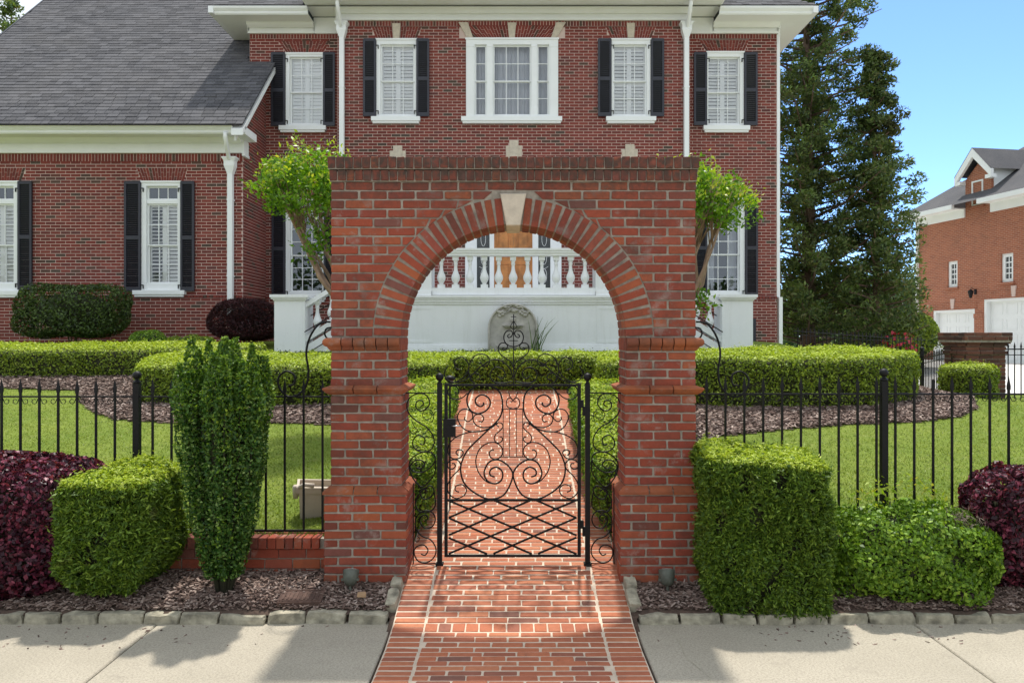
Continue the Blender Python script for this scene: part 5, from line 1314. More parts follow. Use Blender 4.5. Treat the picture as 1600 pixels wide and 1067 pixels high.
def shell(poly, zbase, ztop, dens, rnd=.10, amp=.02, seed=0, sc=6.0, under=.0, taper=0.0):
    """points and normals over the sides and top of a clipped shrub; zbase/ztop are functions of x,y arrays"""
    poly = np.array(poly); n = len(poly); area = 0; A = []
    segs = np.roll(poly, -1, 0)-poly; ln = np.linalg.norm(segs, axis=1); per = ln.sum(); cen = poly.mean(0)
    or_ = np.sign(sum(poly[i][0]*poly[(i+1) % n][1]-poly[(i+1) % n][0]*poly[i][1] for i in range(n)))
    h = float(np.mean(ztop(poly[:, 0], poly[:, 1])-zbase(poly[:, 0], poly[:, 1])))
    ns = int(per*h*dens); idx = rng.choice(n, ns, p=ln/per); t = rng.random(ns); q = poly[idx]+segs[idx]*t[:, None]
    nrm = np.stack([segs[idx][:, 1], -segs[idx][:, 0]], 1)*or_; nrm = norm(nrm)
    f = rng.random(ns)**.85; zb, zt = zbase(q[:, 0], q[:, 1]), ztop(q[:, 0], q[:, 1]); z = zb+(zt-zb)*f
    k = np.clip((z-(zt-rnd))/rnd, 0, 1); ins = rnd*(1-np.sqrt(1-k*k*.98))
    low = np.clip(1-f/.28, 0, 1); ins = ins+under*low**1.5+taper*(1-f)
    q = q-nrm*ins[:, None]; N3 = norm(np.stack([nrm[:, 0]*(1-k*.6), nrm[:, 1]*(1-k*.6), .15+k*1.1-low*.5], 1)); P1 = np.stack([q[:, 0], q[:, 1], z], 1)
    lo, hi = poly.min(0), poly.max(0); ar = np.prod(hi-lo); nt_ = int(ar*dens*1.05); Q = lo+rng.random((nt_, 2))*(hi-lo); Q = Q[inside(Q, poly)]
    d, dr = polydist(Q, poly); Q = Q[d > rnd*.35]; dr = dr[d > rnd*.35]; d = d[d > rnd*.35]
    k = np.clip(1-d/rnd, 0, 1); z = ztop(Q[:, 0], Q[:, 1])-rnd*(1-np.sqrt(1-k*k)); P2 = np.stack([Q[:, 0], Q[:, 1], z], 1); N2 = norm(np.stack([dr[:, 0]*k, dr[:, 1]*k, np.ones(len(Q))], 1))
    P, NN = np.vstack([P1, P2]), np.vstack([N3, N2])
    P = P+NN*lumps(P, amp, sc, seed)[:, None]+NN*rng.normal(size=(len(P), 1))*.010
    return P, NN
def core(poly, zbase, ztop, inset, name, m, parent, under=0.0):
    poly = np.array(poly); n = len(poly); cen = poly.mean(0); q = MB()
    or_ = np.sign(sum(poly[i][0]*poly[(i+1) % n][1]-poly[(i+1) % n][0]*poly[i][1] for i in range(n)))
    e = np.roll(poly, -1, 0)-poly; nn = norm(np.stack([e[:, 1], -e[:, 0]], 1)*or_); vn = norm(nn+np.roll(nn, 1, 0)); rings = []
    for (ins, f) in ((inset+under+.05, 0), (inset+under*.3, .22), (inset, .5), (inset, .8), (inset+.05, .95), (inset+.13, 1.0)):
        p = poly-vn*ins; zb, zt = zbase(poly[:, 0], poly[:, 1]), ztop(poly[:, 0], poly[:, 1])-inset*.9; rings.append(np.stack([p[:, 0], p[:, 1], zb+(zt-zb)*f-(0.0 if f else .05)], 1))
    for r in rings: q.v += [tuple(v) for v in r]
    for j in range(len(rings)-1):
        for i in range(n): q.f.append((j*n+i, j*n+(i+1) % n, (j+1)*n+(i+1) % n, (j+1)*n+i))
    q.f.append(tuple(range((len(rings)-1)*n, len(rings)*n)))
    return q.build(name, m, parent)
def shrub(name, label, cat, poly, zbase, ztop, dens, size, aspect, mat_, rnd=.1, amp=.02, under=0.0, group=None, seed=0, spread=.7, along=.35, inset=.045, taper=0, extra=None, stems=0, corecol=None, sc=6.0, sun_growth=.75, gap=0.0):
    poly = smoothpoly(poly); c = poly.mean(0); fb = zbase if callable(zbase) else (lambda x, y: np.full(np.shape(x), zbase)); ft = ztop if callable(ztop) else (lambda x, y: np.full(np.shape(x), ztop))
    t = thing(name, label, cat, (c[0], c[1], float(fb(np.array([c[0]]), np.array([c[1]]))[0])), group)
    P, NN = shell(poly, fb, ft, dens, rnd, amp, seed, sc, under, taper)
    hl = lumps(P, 1.0, 9.0, seed+90)+lumps(P, .6, 26.0, seed+91); side = NN[:, 2] < .7; gone = side & (hl < -.95+gap) & (rng.random(len(P)) < .85); P, NN = P[~gone], NN[~gone]
    st_ = rng.random(len(P)) < .02; P[st_] += NN[st_]*rng.uniform(.015, .05, (st_.sum(), 1))+np.array([0, 0, .01])
    P += NN*(lumps(P, .012, 30.0, seed+7))[:, None]
    P2, N2 = P[::3]-NN[::3]*rng.uniform(.015, .05, (len(P[::3]), 1)), NN[::3]
    P, NN = np.vstack([P, P2]), np.vstack([NN, N2])
    if extra: 
        e = extra(P, NN); P, NN = e
    off = np.array(t.location[:]); tp = (NN[:, 2] > .80) & (rng.random(len(NN)) < sun_growth); leaves('foliage', P[~tp]-off, NN[~tp], size, aspect, mat_, t, spread, along=along)
    if tp.any(): leaves('sun_toned_growth', P[tp]-off+NN[tp]*.006, NN[tp], size*.9, aspect, L['sun_growth'], t, spread*.55, along=.15)  # top-only layer of paler leaves, painting sunlight onto the new growth
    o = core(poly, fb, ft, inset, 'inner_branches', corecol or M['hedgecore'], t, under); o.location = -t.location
    if stems:
        q = MB(); r = random.Random(seed)
        for i in range(stems):
            a = Vector((c[0]+r.uniform(-.06, .06), c[1]+r.uniform(-.06, .06), t.location.z-.05)); b = Vector((c[0]+r.uniform(-.25, .25), c[1]+r.uniform(-.2, .2), t.location.z+.35)); q.tube([a, (a+b)/2+Vector((0, 0, -.03)), b], [.018, .014, .01], 5)
        o = q.build('stem', M['bark'], t, smooth=True); o.location = -t.location
    return t
def gza(x, y): return np.array([gz(float(a), float(b)) for a, b in zip(np.ravel(x), np.ravel(y))]).reshape(np.shape(x))
def fastgz(poly):
    """plane fit of the terrain under a footprint, vectorised"""
    p = np.array(poly); A = np.c_[p, np.ones(len(p))]; z = np.array([gz(*q) for q in p]); c, *_ = np.linalg.lstsq(A, z, rcond=None)
    return lambda x, y: c[0]*x+c[1]*y+c[2]
def hedge(label, poly, h, dens=2600, size=.040, h2=None, m=None, seed=0, group='clipped boxwood hedges', amp=.03, rnd=.11, sun_growth=.75):
    fb = fastgz(poly); ft = (lambda x, y: fb(x, y)+h) if h2 is None else h2
    fb2 = lambda x, y: np.minimum(fb(x, y), ft(x, y)-.45)-.03
    return shrub('clipped_hedge', label, 'hedge', poly, fb2, ft, dens, size, .5, m or L['hedge'], rnd, amp, under=.05, seed=seed, group=group, sc=3.0, sun_growth=sun_growth)
hedge('long low clipped hedge at far left in front of the dark shrub', [(-12, 12.1), (-8, 12.1), (-5.2, 12.2), (-4.4, 12.6), (-4.2, 13.3), (-8, 13.1), (-12, 13.1)], .56, seed=1, h2=lambda x, y: 1.795+(y-12.1)*.08)
hedge('wide clipped hedge behind the columnar evergreen, left of the archway', [(-5.32, 11.0), (-5.1, 10.25), (-3, 10.1), (-.92, 10.35), (-.86, 11.1), (-3, 11.5), (-5, 11.9)], .57, dens=3200, seed=2, h2=lambda x, y: 1.615+(y-10.2)*.105)
hedge('large rounded clipped hedge right of the archway with a bulging end', [(1.15, 10.4), (3, 9.98), (4.7, 10.02), (5.5, 10.5), (5.92, 11.25), (5.5, 12.2), (3, 11.9), (1.2, 11.3)], .68, dens=3200, seed=3, h2=lambda x, y: 1.715+(y-10)*.05+np.where(x < 2.2, (x-2.2)*.09, 0))
hedge('low hedge crossing the end of the brick walk below the fountain', [(-1.7, 11.45), (1.8, 11.45), (1.8, 12.2), (-1.7, 12.2)], .58, seed=4, dens=3500, h2=lambda x, y: 1.70+(y-11.45)*.06)
def pathhedge(s, lab, seed):
    poly = [(s*.70, 6.5), (s*1.42, 6.45), (s*1.47, 9.9), (s*.74, 10.0)]
    zf = lambda x, y: .28+(y-6.2)*.205
    return shrub('clipped_hedge', lab, 'hedge', poly, zf, lambda x, y: zf(x, y)+.60-(y-6.4)*.058, 5200, .032, .5, L['box'], .12, .035, under=.04, seed=seed, group='clipped boxwood hedges', sc=4.0)
pathhedge(-1, 'bright clipped hedge along the left edge of the brick walk behind the gate', 5)
pathhedge(1, 'bright clipped hedge along the right edge of the brick walk behind the gate', 6)
hedge('thin dark hedge strip at the foot of the terrace behind the other hedges', [(-5.2, 13.3), (-1.6, 13.3), (5.2, 13.3), (5.2, 13.8), (-5.2, 13.8)], .30, seed=7, m=L['darkshrub'], h2=lambda x, y: np.full(np.shape(x), 1.715), sun_growth=.1)
shrub('clipped_hedge', 'small square clipped bush in front of the brick driveway pier', 'hedge', [(6.55, 11.3), (7.22, 11.3), (7.25, 11.95), (6.55, 11.95)], .95, 1.56, 4500, .034, .5, L['hedge'], .14, .03, seed=8, group='clipped boxwood hedges')
# front bed
shrub('clipped_bush', 'tall cube shaped clipped yew bush standing right of the archway', 'bush', [(1.34, 5.31), (2.235, 5.29), (2.27, 6.0), (1.40, 6.03)], .05, lambda x, y: 1.115+.025*np.sin(x*5)+.05*(y-5.3), 21000, .036, .28, L['yew'], .055, .03, under=.03, seed=9, spread=.9, along=.75, inset=.06, stems=3, gap=.12)
shrub('clipped_bush', 'smaller cube shaped clipped yew bush beside the purple shrub on the left', 'bush', [(-3.26, 5.36), (-2.61, 5.30), (-2.52, 5.98), (-3.12, 6.0)], .17, lambda x, y: .955+.02*np.sin(x*6)+.05*(y-5.3), 17000, .040, .30, L['yew'], .07, .04, under=.17, seed=10, spread=.9, along=.75, inset=.08, stems=4, gap=.22)
def poof(cx, cy, rx, ry, zb, zt, dens, seed, amp, lobes, pw=2.6):
    """rounded shrub: points over a lumpy superellipsoid"""
    n = int(dens*4*math.pi*((rx*ry+rx*(zt-zb)/2+ry*(zt-zb)/2)/3)); v = norm(rng.normal(size=(n, 3))); a = np.abs(v)**pw; s_ = a.sum(1)**(-1/pw); P = v*s_[:, None]
    NN = norm(np.sign(P)*np.abs(P)**(pw-1)); P = P*np.array([rx, ry, (zt-zb)/2]); c = np.array([cx, cy, (zt+zb)/2]); P = P+c; P += NN*lumps(P, amp, lobes, seed)[:, None]
    P -= NN*(rng.random((n, 1))**2*.07); return P, NN
def roundshrub(name, label, cat, cx, cy, rx, ry, zb, zt, dens, size, aspect, mat_, seed=0, amp=.05, lobes=8.0, pw=2.6, spread=.8, along=.3, group=None, core_s=.82, stem=True, below=-.15, corecol=None):
    t = thing(name, label, cat, (cx, cy, zb), group); P, NN = poof(cx, cy, rx, ry, zb, zt, dens, seed, amp, lobes, pw)
    leaves('foliage', P-np.array([cx, cy, zb]), NN, size, aspect, mat_, t, spread, along=along)
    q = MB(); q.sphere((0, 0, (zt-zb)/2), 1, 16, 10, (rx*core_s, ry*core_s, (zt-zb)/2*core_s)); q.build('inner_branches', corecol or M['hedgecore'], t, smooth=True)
    if stem:
        q = MB(); r = random.Random(seed)
        for i in range(4): q.tube([(r.uniform(-.05, .05), r.uniform(-.05, .05), below), (r.uniform(-rx, rx)*.5, r.uniform(-ry, ry)*.5, (zt-zb)*.4)], [.02, .01], 5)
        q.build('stem', M['bark'], t)
    return t
roundshrub('purple_shrub', 'dark purple leaved shrub at the left edge of the planting bed', 'shrub', -3.86, 5.78, .76, .42, .10, 1.10, 9000, .040, .62, L['plum'], 11, .05, 7, 3.4, group='purple leaved shrubs')
roundshrub('purple_shrub', 'dark purple leaved shrub at the right edge of the planting bed', 'shrub', 4.05, 5.82, .62, .36, .10, 1.02, 9000, .040, .62, L['plum'], 12, .05, 7, 3.4, group='purple leaved shrubs')
roundshrub('boxwood_shrub', 'loose bright green boxwood shrub between the cube bush and the right purple shrub', 'shrub', 2.93, 5.72, .62, .36, .06, .715, 10000, .034, .62, L['box'], 13, .07, 7, 3.0)
roundshrub('spirea_sprig', 'sparse pale yellow green shoots rising behind the loose boxwood shrub', 'plant', 2.95, 5.9, .38, .12, .58, .93, 420, .045, .4, L['young'], 14, .10, 12, 2.0, core_s=.02, below=-.4)
roundshrub('dry_twigs', 'small patch of grey brown dry twigs on top of the boxwood shrub', 'plant', 3.28, 5.66, .17, .14, .56, .74, 2500, .05, .10, plain('dry_twig', (.22,.17,.13), .9), 15, .04, 12, 2.0, core_s=.3)
# columnar evergreen: many upright plumes
t = thing('columnar_evergreen', 'tall narrow columnar evergreen shrub standing against the left fence', 'shrub', (-2.11, 5.62, .18)); PP = []; NNs = []
r_ = random.Random(21)
q = MB()
for i in range(27):
    a = i*2.4+r_.uniform(-.2, .2); rr_ = math.sqrt((i+.5)/27)*.325; tx_, ty_ = rr_*math.cos(a), rr_*math.sin(a)*.8; H = 1.84-.08*rr_/.28+r_.uniform(-.22, .05); w = r_.uniform(.044, .070); n = 2300
    f = rng.random(n)**.8; zz = .06+f*(H-.06); cx_ = tx_*(.34+.66*np.minimum(f*1.25, 1.0)**.8); cy_ = ty_*(.34+.66*np.minimum(f*1.25, 1.0)**.8); w_ = w*(.45+.55*np.sin(np.clip(f*2.2, 0, 1)*1.57))*np.clip((1-f)*7, .12, 1)**.6
    th = rng.random(n)*6.283; rad = w_*(.75+.30*rng.random(n))*(1+.18*np.sin(f*23+i)); o = np.stack([np.cos(th), np.sin(th), np.full(n, .5)], 1)
    PP.append(np.stack([cx_+rad*np.cos(th), cy_+rad*np.sin(th), zz], 1)); NNs.append(norm(o))
    q.tube([(tx_*.15, ty_*.15, -.06), (tx_*.45, ty_*.45, .25*H), (tx_*.8, ty_*.8, .6*H), (tx_*.85, ty_*.85, .9*H)], [.014, .011, .006, .003], 5)
PP = np.vstack(PP); NNs = np.vstack(NNs); yg = rng.random(len(PP)) < np.clip((PP[:, 2]-.7)*.5, .10, .55); leaves('foliage', PP[~yg], NNs[~yg], .030, .48, L['column'], t, .8, along=.7); leaves('young_or_skylit_leaves', PP[yg], NNs[yg], .030, .48, L['box'], t, .8, along=.8); q.build('stems', M['hedgecore'], t, smooth=True)  # share of paler leaves rises with height, painting in sky-lit tips
q = MB(); q.lathe(0, 0, [(.03, 0), (.07, .3), (.13, .7), (.17, 1.0), (.16, 1.25), (.08, 1.4)], 12); q.build('inner_branches', M['hedgecore'], t, smooth=True)
# shrubs by the house
t = roundshrub('dark_shrub', 'large dark green rounded shrub under the leftmost window', 'shrub', X(112, 15), 15.1, .95, .55, 1.98, 2.95, 2600, .055, .55, L['darkshrub'], 31, .09, 4, 5.0, core_s=.78, below=-.45)
roundshrub('round_shrub', 'small bright green ball shaped shrub between dark shrub and maple', 'shrub', X(231, 14.2), 14.2, .34, .30, 1.62, 2.10, 4200, .036, .5, L['box'], 32, .02, 4, 2.4)
roundshrub('low_shrub', 'low yellow green shrub beside the ball shaped shrub', 'shrub', X(297, 14.3), 14.3, .48, .3, 1.62, 2.02, 3000, .05, .5, L['hedge'], 33, .06, 5, 2.4)
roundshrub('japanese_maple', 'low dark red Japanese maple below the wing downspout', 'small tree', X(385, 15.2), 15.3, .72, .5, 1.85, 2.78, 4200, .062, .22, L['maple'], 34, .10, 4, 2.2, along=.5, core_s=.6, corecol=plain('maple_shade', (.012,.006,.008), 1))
# crape myrtles either side of the arch
def myrtle(label, base, crown, rr, seed, lean):
    t = thing('crape_myrtle', label, 'small tree', base, group='crape myrtle trees'); r = random.Random(seed); bx, by, bz = base; tr = MB(); tips = []
    c = Vector(crown)-Vector(base)
    fork = Vector((c.x*.42+lean*.15, c.y*.4, c.z*.50)); tr.tube([(0, 0, -.1), (fork.x*.45, fork.y*.4, fork.z*.45), tuple(fork)], [.075, .06, .052], 8)
    for i in range(15):
        a = r.uniform(0, 6.283); k = math.sqrt(r.random()); e = c+Vector((rr[0]*k*.8*math.cos(a), rr[1]*k*.8*math.sin(a), -rr[2]*.35+r.uniform(0, .35)*rr[2]))
        m1 = fork.lerp(e, .35)+Vector((r.uniform(-.1, .1), r.uniform(-.1, .1), -.05)); m2 = fork.lerp(e, .7)+Vector((r.uniform(-.06, .06), r.uniform(-.06, .06), -.02))
        tr.tube([tuple(fork), tuple(m1), tuple(m2), tuple(e)], [.030, .024, .016, .008], 6); tips.append(e)
        for j in range(5):
            e2 = e+Vector((r.uniform(-.28, .28), r.uniform(-.28, .28), r.uniform(.05, .45))); tr.tube([tuple(m2), tuple(e2)], [.009, .004], 4); tips.append(e2)
    tr.build('trunk', M['palebark'], t, smooth=True)
    def cl(n, rlo, rhi, zlo): 
        v = norm(rng.normal(size=(n, 3))); k = rng.uniform(rlo, rhi, (n, 1)); P = v*k*np.array(rr); P = P[P[:, 2] > zlo*rr[2]]; P += np.array(c[:]); P += (lumps(P, .16, 4.5, seed))[:, None]*norm(P-np.array(c[:])); return P, norm(P-np.array(c[:])+np.array([0, 0, .4]))
    cen = []; 
    P, NN = cl(300, .55, 1.02, -.50)
    o = rng.normal(size=(len(P), 24, 3))*np.array([.065, .065, .05]); Q = (P[:, None, :]+o).reshape(-1, 3); QN = np.repeat(NN, 24, 0)
    leaves('leaves', Q, QN, .062, .5, L['myrtle'], t, .8, along=.5)
    P, NN = cl(300, .92, 1.10, .0); o = rng.normal(size=(len(P), 9, 3))*.045; Q = (P[:, None, :]+o+NN[:, None, :]*.03).reshape(-1, 3)
    leaves('young_or_skylit_leaves', Q, np.repeat(NN, 9, 0), .055, .45, L['young'], t, .7, along=.7)
    return t
myrtle('crape myrtle with bright crown and bare leaning trunk left of the archway', (X(560, 9.2), 9.2, .85), (X(498, 9.2), 9.2, Z(302, 9.2)), (.74, .62, .42), 41, .3)
myrtle('crape myrtle with bright crown peeking out right of the archway', (X(1060, 9.2), 9.2, .85), (X(1060, 9.2), 9.2, Z(322, 9.2)), (.82, .62, .42), 42, .1)
t = thing('leaf_sprout', 'low spray of fresh leaves on the right crape myrtle trunk', 'plant', (X(1092, 9.1), 9.1, Z(470, 9.1)))
P = rng.normal(size=(160, 3))*np.array([.10, .06, .09]); leaves('foliage', P, norm(P+np.array([0, 0, .1])), .06, .45, L['myrtle'], t, .8, along=.6)
q = MB(); q.tube([(-.12, .05, -.5), (0, 0, 0)], .008, 5); q.build('stem', M['palebark'], t)
t = thing('leaf_sprout', 'hanging spray of green leaves on the left crape myrtle trunk', 'plant', (X(497, 9.0), 9.0, Z(375, 9.0)))
P = rng.normal(size=(260, 3))*np.array([.11, .06, .13]); leaves('foliage', P, norm(P+np.array([0, -.1, .1])), .065, .45, L['myrtle'], t, .8, along=.5)
q = MB(); q.tube([(.2, .05, -.3), (0, 0, 0)], .008, 5); q.build('stem', M['palebark'], t)
# reeds beside the fountain
t = thing('reed_clump', 'thin upright reed leaves beside the stone fountain', 'plant', (X(838, 13.9), 13.9, 1.62)); q = MB(); r_ = random.Random(5)
for i in range(12):
    a = r_.uniform(-.15, .35); h = r_.uniform(.35, .78); x0_ = r_.uniform(-.1, .08); pts = [(x0_+a*f*f*h*1.6, .02*f, f*h) for f in (0, .3, .6, .85, 1)]
    for j in range(4):
        w0, w1 = .010*(1-j/4)+.002, .010*(1-(j+1)/4)+.001; q.poly([(pts[j][0]-w0, pts[j][1], pts[j][2]), (pts[j][0]+w0, pts[j][1]+.004, pts[j][2]), (pts[j+1][0]+w1, pts[j+1][1]+.004, pts[j+1][2]), (pts[j+1][0]-w1, pts[j+1][1], pts[j+1][2])], [(0, 1, 2, 3)])
q.build('leaves', L['reed'], t)

# ------------------------------------------------------------------ trees
def conifer(label, base, H, R0, n, seed, size=.14, bare=.03, m='conifer', pwr=.75, cat='tree', cl=.46, per=110, profile=None):
    t = thing('conifer_tree', label, cat, base, group='background conifers'); r = random.Random(seed); tr = MB()
    tr.tube([(0, 0, -.3), (.05, 0, H*.3), (-.04, .03, H*.65), (0, 0, H*.97)], [R0*.075, R0*.06, R0*.035, .03], 9)
    P = []; NN = []
    for i in range(n):
        f = bare+(1-bare)*(i+r.random())/n; a = i*2.399+r.uniform(-.4, .4); rad = (profile(f) if profile else R0*(1-f)**pwr)*(r.uniform(.66, .95) if r.random() < .7 else r.uniform(.95, 1.12))
        z0_ = f*H; d = Vector((math.cos(a), math.sin(a), 0)); tipz = z0_+rad*r.uniform(-.05, .28); tr.tube([(0, 0, z0_-.1*rad), tuple(d*rad*.5+Vector((0, 0, z0_))), tuple(d*rad*.95+Vector((0, 0, tipz)))], [.05, .03, .012], 4)
        k = max(2, int(rad/.62))
        for j in range(k):
            g = (j+.6)/k*1.0; 
            if g < .15: continue
            c = d*rad*g+Vector((r.uniform(-.3, .3), r.uniform(-.3, .3), lerp(z0_, tipz, g)+r.uniform(-.15, .2))); nn = int(per*(.7+.6*g)); v = norm(rng.normal(size=(nn, 3))); kk_ = cl*(.6+.5*g)*(1-.45*f)
            P.append(np.array(c[:])+v*rng.random((nn, 1))**.4*kk_*np.array([1, 1, .75])); NN.append(norm(v+np.array([d.x, d.y, .8])*.6))
    tr.build('trunk', M['bark'], t, smooth=True)
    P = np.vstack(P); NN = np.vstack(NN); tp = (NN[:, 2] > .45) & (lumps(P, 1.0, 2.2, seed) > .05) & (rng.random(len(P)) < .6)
    leaves('crown', P[~tp], NN[~tp], size, .38, L[m], t, .9, along=.6); leaves('sun_toned_tips', P[tp], NN[tp], size, .38, L['conifer_sun'], t, .7, along=.5)  # second layer paints the sunlit tips with lighter needles
    return t
conifer('tall dark conifer standing close against the right end of the house', (X(1262, 25.5), 25.5, 1.4), 14.6, 3.5, 215, 51, profile=lambda f: (3.3 if f < .3 else 3.3-(f-.3)*2.5) if f < .93 else 1.4*(1-f)/.07)
conifer('shorter conifer standing to the right of the tall dark conifer', (X(1368, 24), 24.0, 1.2), 9.6, 1.75, 110, 52, profile=lambda f: 1.9*(1-f)**.7*(1 if f > .12 else .85))
def pine(label, base, H, R0, seed):
    return conifer(label, base, H, R0, 60, seed, size=.22, bare=.45, per=45, cl=.6, pwr=.5)
pine('tall pine seen above the left edge of the grey roof', (X(18, 40), 40, 1.2), 18.2, 3.2, 61)
def broadleaf(label, base, H, R, seed, n=90, m='wood', size=.22, per=60):
    t = thing('broadleaf_tree', label, 'tree', base, group='woodland trees behind the garden'); r = random.Random(seed); tr = MB(); P = []; NN = []
    tr.tube([(0, 0, -.3), (.1, 0, H*.35), (0, .1, H*.7)], [R*.09, R*.07, R*.03], 8)
    for i in range(n):
        v = Vector((r.gauss(0, 1), r.gauss(0, 1), r.gauss(0, 1))).normalized()*r.uniform(.5, 1)
        c = Vector((v.x*R, v.y*R, H*.58+v.z*H*.40))
        if i % 3 == 0: tr.tube([(0, 0, H*.3), tuple(c*.6+Vector((0, 0, H*.15))), tuple(c)], [.10, .06, .02], 4)
        k = rng.normal(size=(per, 3)); P.append(np.array(c[:])+k*R*.15); NN.append(norm(k+np.array([v.x, v.y, v.z+.6])))
    tr.build('trunk', M['bark'], t, smooth=True); leaves('crown', np.vstack(P), np.vstack(NN), size, .55, L[m], t, .8)
    return t
for i, (px, D, H, R, lab) in enumerate(((1290, 46, 5.2, 3.4, 'leafy tree glimpsed low behind the tall conifer'), (1345, 44, 4.4, 2.8, 'leafy tree in the shade between the conifers'), (1400, 47, 5.0, 3.0, 'leafy tree behind the shorter conifer near the garage'), (1440, 50, 5.4, 2.6, 'leafy tree rising behind the corner of the garage'))):
    broadleaf(lab, (X(px, D), D, .9), H, R, 70+i)
wood = []
P = np.stack([rng.uniform(-70, 90, 60000), rng.uniform(52, 66, 60000), rng.random(60000)], 1); P[:, 2] = 1+(3.2+1.2*np.sin(P[:, 0]*.33)+.9*np.sin(P[:, 0]*.9+2))*P[:, 2]
PB_ = np.stack([rng.uniform(-60, 60, 26000), rng.uniform(-34, -24, 26000), rng.random(26000)], 1); PB_[:, 2] = (7.5+2.5*np.sin(PB_[:, 0]*.3)+1.5*np.sin(PB_[:, 0]*.83))*PB_[:, 2]; P = np.vstack([P, PB_])  # unseen trees across the street, added behind the camera for window reflections
o = leaves('woodland_and_street_trees', P, norm(rng.normal(size=(86000, 3))+np.array([0, -.5, .8])), .50, .6, L['wood'], None, kind='stuff')
roundshrub('green_shrub', 'green rounded shrub at the corner of the garage behind the fence', 'shrub', X(1428, 24), 24, .60, .6, 1.4, 2.75, 1500, .09, .5, L['hedge'], 81, .1, 3, 2.4, below=-.6)
t = roundshrub('rose_bush', 'small rose bush with red flowers beyond the right hedge', 'shrub', X(1404, 22), 22, .5, .4, 1.1, 2.0, 1500, .07, .5, L['hedge'], 82, .1, 3, 2.4)
P, NN = poof(0, 0, .46, .38, .3, .98, 60, 9, .05, 3); leaves('blooms', P, NN, .12, .9, L['rose'], t, .8)

# ------------------------------------------------------------------ mulch, lawn blades, small things
def chips(name, pts, size, parent=None):
    q_v = []; q_f = []; r = random.Random(9)
    for i, (x, y, z) in enumerate(pts):
        l = size*r.uniform(.5, 1.7); w = size*r.uniform(.22, .55); h = size*r.uniform(.08, .2); R = Matrix.Rotation(r.uniform(0, 6.28), 3, 'Z') @ Matrix.Rotation(r.uniform(-.5, .5), 3, 'X') @ Matrix.Rotation(r.uniform(-.45, .45), 3, 'Y'); c = Vector((x, y, z+size*.12)); b = len(q_v)
        for (sx, sy, sz) in ((-1, -.6, -1), (.8, -1, -1), (1, .7, -1), (-.7, 1, -1), (-1, -.6, 1), (.8, -1, 1), (1, .7, 1), (-.7, 1, 1)): q_v.append(tuple(c+R @ Vector((sx*l/2, sy*w/2, sz*h/2))))
        q_f += [(b+4, b+5, b+6, b+7), (b, b+1, b+5, b+4), (b+1, b+2, b+6, b+5), (b+2, b+3, b+7, b+6), (b+3, b, b+4, b+7)]
    m = MB(); m.v = q_v; m.f = q_f; return m.build(name, M['chip'], parent, kind='stuff')
pts = []
for i in range(18000):
    x = random.uniform(.88, 4.7)*random.choice((-1, 1)); y = random.uniform(5.405, 5.86); z = interp(y, [(5.36, .055), (5.5, .10), (5.95, .22)])+random.uniform(0, .022)
    if abs(x) < 1.42 and y > 5.71: continue
    pts.append((x, y, z))
chips('bark_mulch', pts, .036)
def bedpoly(pxs): return np.array([hit(*p) for p in pxs])
lb_ = bedpoly([(0, 607), (119, 611), (128, 631), (143, 643), (181, 657), (247, 661), (330, 662), (423, 662), (513, 664), (560, 668)])
leftbed = np.vstack([lb_, [(-1.45, lb_[-1][1]), (-1.45, 13.5), (-12, 13.5), (-12, lb_[0][1])]])
rb0 = bedpoly([(1040, 712), (1090, 694), (1130, 682), (1230, 672), (1320, 665), (1440, 660), (1500, 652), (1526, 641)])
rightbed = np.vstack([rb0, [(6.9, 11.6), (7.6, 12.2), (6.2, 13.0), (1.45, 13.3), (1.45, rb0[0][1])]])
for nm, bp_, n in (('left', leftbed, 26000), ('right', rightbed, 30000)):
    lo, hi = bp_.min(0), bp_.max(0); xs_ = np.arange(lo[0], hi[0]+.08, .08); ys_ = np.arange(lo[1], hi[1]+.08, .08)
    m = MB(); idx = {}
    GX, GY = np.meshgrid(xs_, ys_); inn = inside(np.stack([GX.ravel()+.04, GY.ravel()+.04], 1), bp_).reshape(GX.shape)
    for j in range(len(ys_)-1):
        for i in range(len(xs_)-1):
            if inn[j, i]:
                q = []
                for (a, b) in ((i, j), (i+1, j), (i+1, j+1), (i, j+1)):
                    if (a, b) not in idx: idx[(a, b)] = len(m.v); m.v.append((xs_[a], ys_[b], gz(xs_[a], ys_[b])+.012))
                    q.append(idx[(a, b)])
                m.f.append(tuple(q))
    m.build('mulch_bed', M['soil'], smooth=True, kind='structure')
    Q = lo+rng.random((n*2, 2))*(hi-lo); Q = Q[inside(Q, bp_)]; Q = Q[Q[:, 1] < 12.6][:n]; Q = Q+rng.normal(size=Q.shape)*.015
    chips('bark_mulch', [(x, y, gz(x, y)+.012+random.uniform(0, .02)) for x, y in Q], .050)
# grass blades on the nearer lawn
n = 170000; D_ = 5.95+(11.5-5.95)*rng.random(n)**1.5; px_ = rng.uniform(-40, 1640, n); x_ = (px_-CX)/F*D_; k = (np.abs(x_) > 1.42) & ~inside(np.stack([x_, D_], 1), leftbed) & ~inside(np.stack([x_, D_], 1), rightbed); x_, D_ = x_[k], D_[k]
P = np.stack([x_, D_, gza(x_, D_)+.008], 1); leaves('grass', P, norm(rng.normal(size=(len(P), 3))*.35+np.array([0, 0, 1])), .032, .16, L['grass'], None, spread=.6, along=.8, kind='stuff')
# fallen leaves and chips spilled on the sidewalk
pts = [(random.gauss(-3.0, .8), random.uniform(4.9, 5.3), 0) for _ in range(60)]+[(random.gauss(2.1, .4), random.uniform(4.95, 5.32), 0) for _ in range(45)]+[(random.uniform(-.8, .8)+(.0), random.uniform(4.9, 5.7), 0) for _ in range(0)]
pts = [p for p in pts if abs(p[0]) > .9]; chips('spilled_bark', pts, .022)
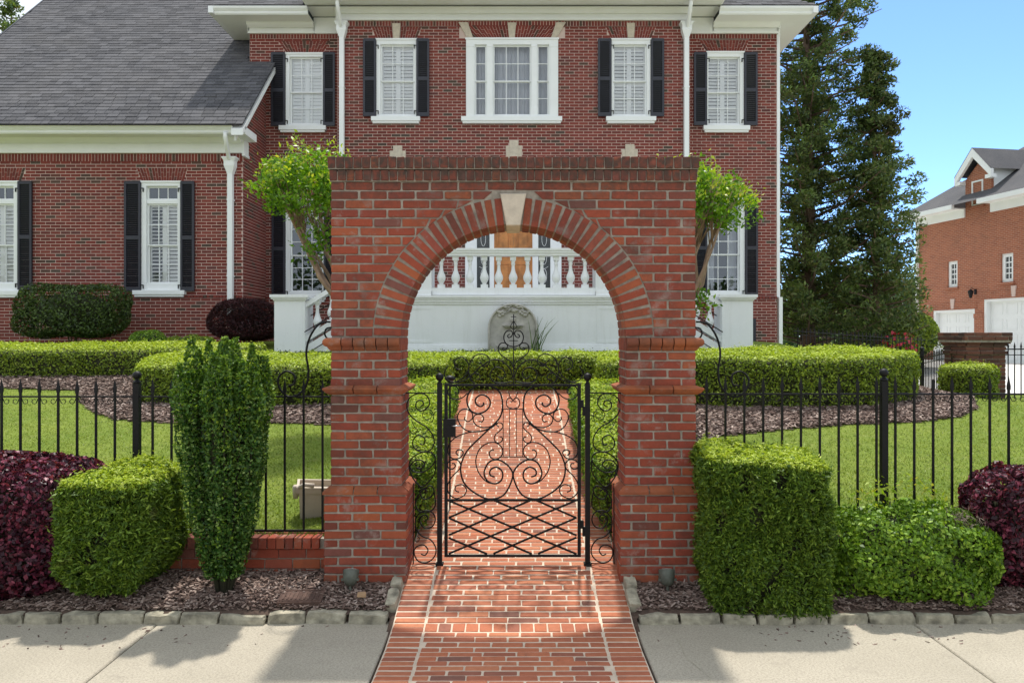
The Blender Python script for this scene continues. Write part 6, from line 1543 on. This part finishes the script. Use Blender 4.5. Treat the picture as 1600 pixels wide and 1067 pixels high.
# plastic planter lying behind the fence
pt = thing('plastic_planter', 'beige rectangular plastic planter tipped behind the fence left of the archway', 'planter', (X(487, 6.35), 6.42, Z(822, 6.35)))
q = MB(); H = .35
def rect(w, d, z): return [(-w, -d, z), (w, -d, z), (w, d, z), (-w, d, z)]
q.poly(rect(.105, .08, 0)+rect(.135, .10, H-.05), [(0, 3, 2, 1), (0, 1, 5, 4), (1, 2, 6, 5), (2, 3, 7, 6), (3, 0, 4, 7)]); q.poly(rect(.15, .115, H-.05)+rect(.155, .12, H)+rect(.135, .10, H)+rect(.10, .075, .03),
  [(0, 1, 5, 4), (1, 2, 6, 5), (2, 3, 7, 6), (3, 0, 4, 7), (4, 5, 9, 8), (5, 6, 10, 9), (6, 7, 11, 10), (7, 4, 8, 11), (8, 9, 13, 12), (9, 10, 14, 13), (10, 11, 15, 14), (11, 8, 12, 15), (12, 13, 14, 15), (3, 2, 1, 0)])
q.build('tub', M['pot'], pt); pt.rotation_euler = (.12, .06, .25)
q = MB(); q.lathe(0, 0, [(.02, 0), (.028, .06), (.03, .10), (.022, .11)], 10); o = q.build('spout_cup', M['pot'], pt, smooth=True); o.location = (-.16, -.02, .23); 
q = MB(); q.tube([(-.14, -.10, .34), (-.10, -.13, .38), (-.02, -.12, .37)], .018, 8); q.build('handle', M['pot'], pt, smooth=True)
# valve box lid
vl = thing('valve_box_lid', 'brown cast rectangular utility lid set in the mulch left of the brick walk', 'utility lid', (X(467, 5.45), 5.52, .125)); vl.rotation_euler = (.18, 0, .03)
q = MB(); q.box(-.155, .155, -.09, .09, -.02, .012); q.build('lid', M['rust'], vl)
q = MB()
for i in range(9): q.box(-.125+i*.03, -.115+i*.03, -.055, .055, .012, .017)
frame_box(q, -.14, .14, .0, .0, .0, 0, 0) if 0 else None
q.box(-.14, .14, -.075, -.068, .012, .018); q.box(-.14, .14, .068, .075, .012, .018); q.build('ribs', M['rust'], vl)
# two small flood lights in front of the piers
for i, (px, lab) in enumerate(((547, 'small weathered ground spotlight in front of the left pier'), (1043, 'small weathered ground spotlight in front of the right pier'))):
    t = thing('ground_spotlight', lab, 'garden light', (X(px, 5.6), 5.60, .15), group='ground spotlights'); q = MB()
    prof = [(.024, 0), (.045, .02), (.056, .05), (.060, .11), (.056, .115)]; b0 = len(q.v); q.lathe(0, 0, prof, 14); R = Matrix.Rotation(-.35, 3, 'X'); q.v = [tuple(R @ Vector(v)+Vector((0, 0, .03))) for v in q.v]; q.build('lamp_housing', M['bronze'], t, smooth=True)
    q = MB(); q.lathe(0, 0, [(.053, .116), (.03, .122)], 12); q.v = [tuple(R @ Vector(v)+Vector((0, 0, .03))) for v in q.v]; q.build('lens', M['bulb'], t)
    q = MB(); q.lathe(0, 0, [(.012, -.12), (.010, .05)], 8); q.box(-.066, .066, -.008, .008, .07, .085); q.build('stake', M['bronze'], t)
# low path light by the left walk hedge
t = thing('path_light', 'small dark path light with pale top beside the left walk hedge', 'garden light', (X(703, 7.1), 7.1, pz(7.1)))
zt = Z(584, 7.1)-pz(7.1); q = MB(); q.tube([(0, 0, 0), (0, 0, zt-.06)], .009, 6); q.build('stake', M['iron'], t); q = MB(); q.lathe(0, 0, [(.02, zt-.08), (.05, zt-.05), (.055, zt-.04), (.02, zt-.015)], 12); q.build('lamp_head', M['iron'], t, smooth=True)
q = MB(); q.lathe(0, 0, [(.022, zt-.045), (.020, zt-.03), (.012, zt-.02)], 12); q.build('lens', M['blind'], t, smooth=True)
# pebble and stray stone in the left bed
q = rough_stone(.06, .04, .03, 77); o = q.build('tan_pebble', plain('tan_pebble', (.42,.27,.15), .8)); o.location = (X(566, 5.5), 5.50, .15); tag(o, 'small tan pebble on the mulch left of the walk', 'stone')
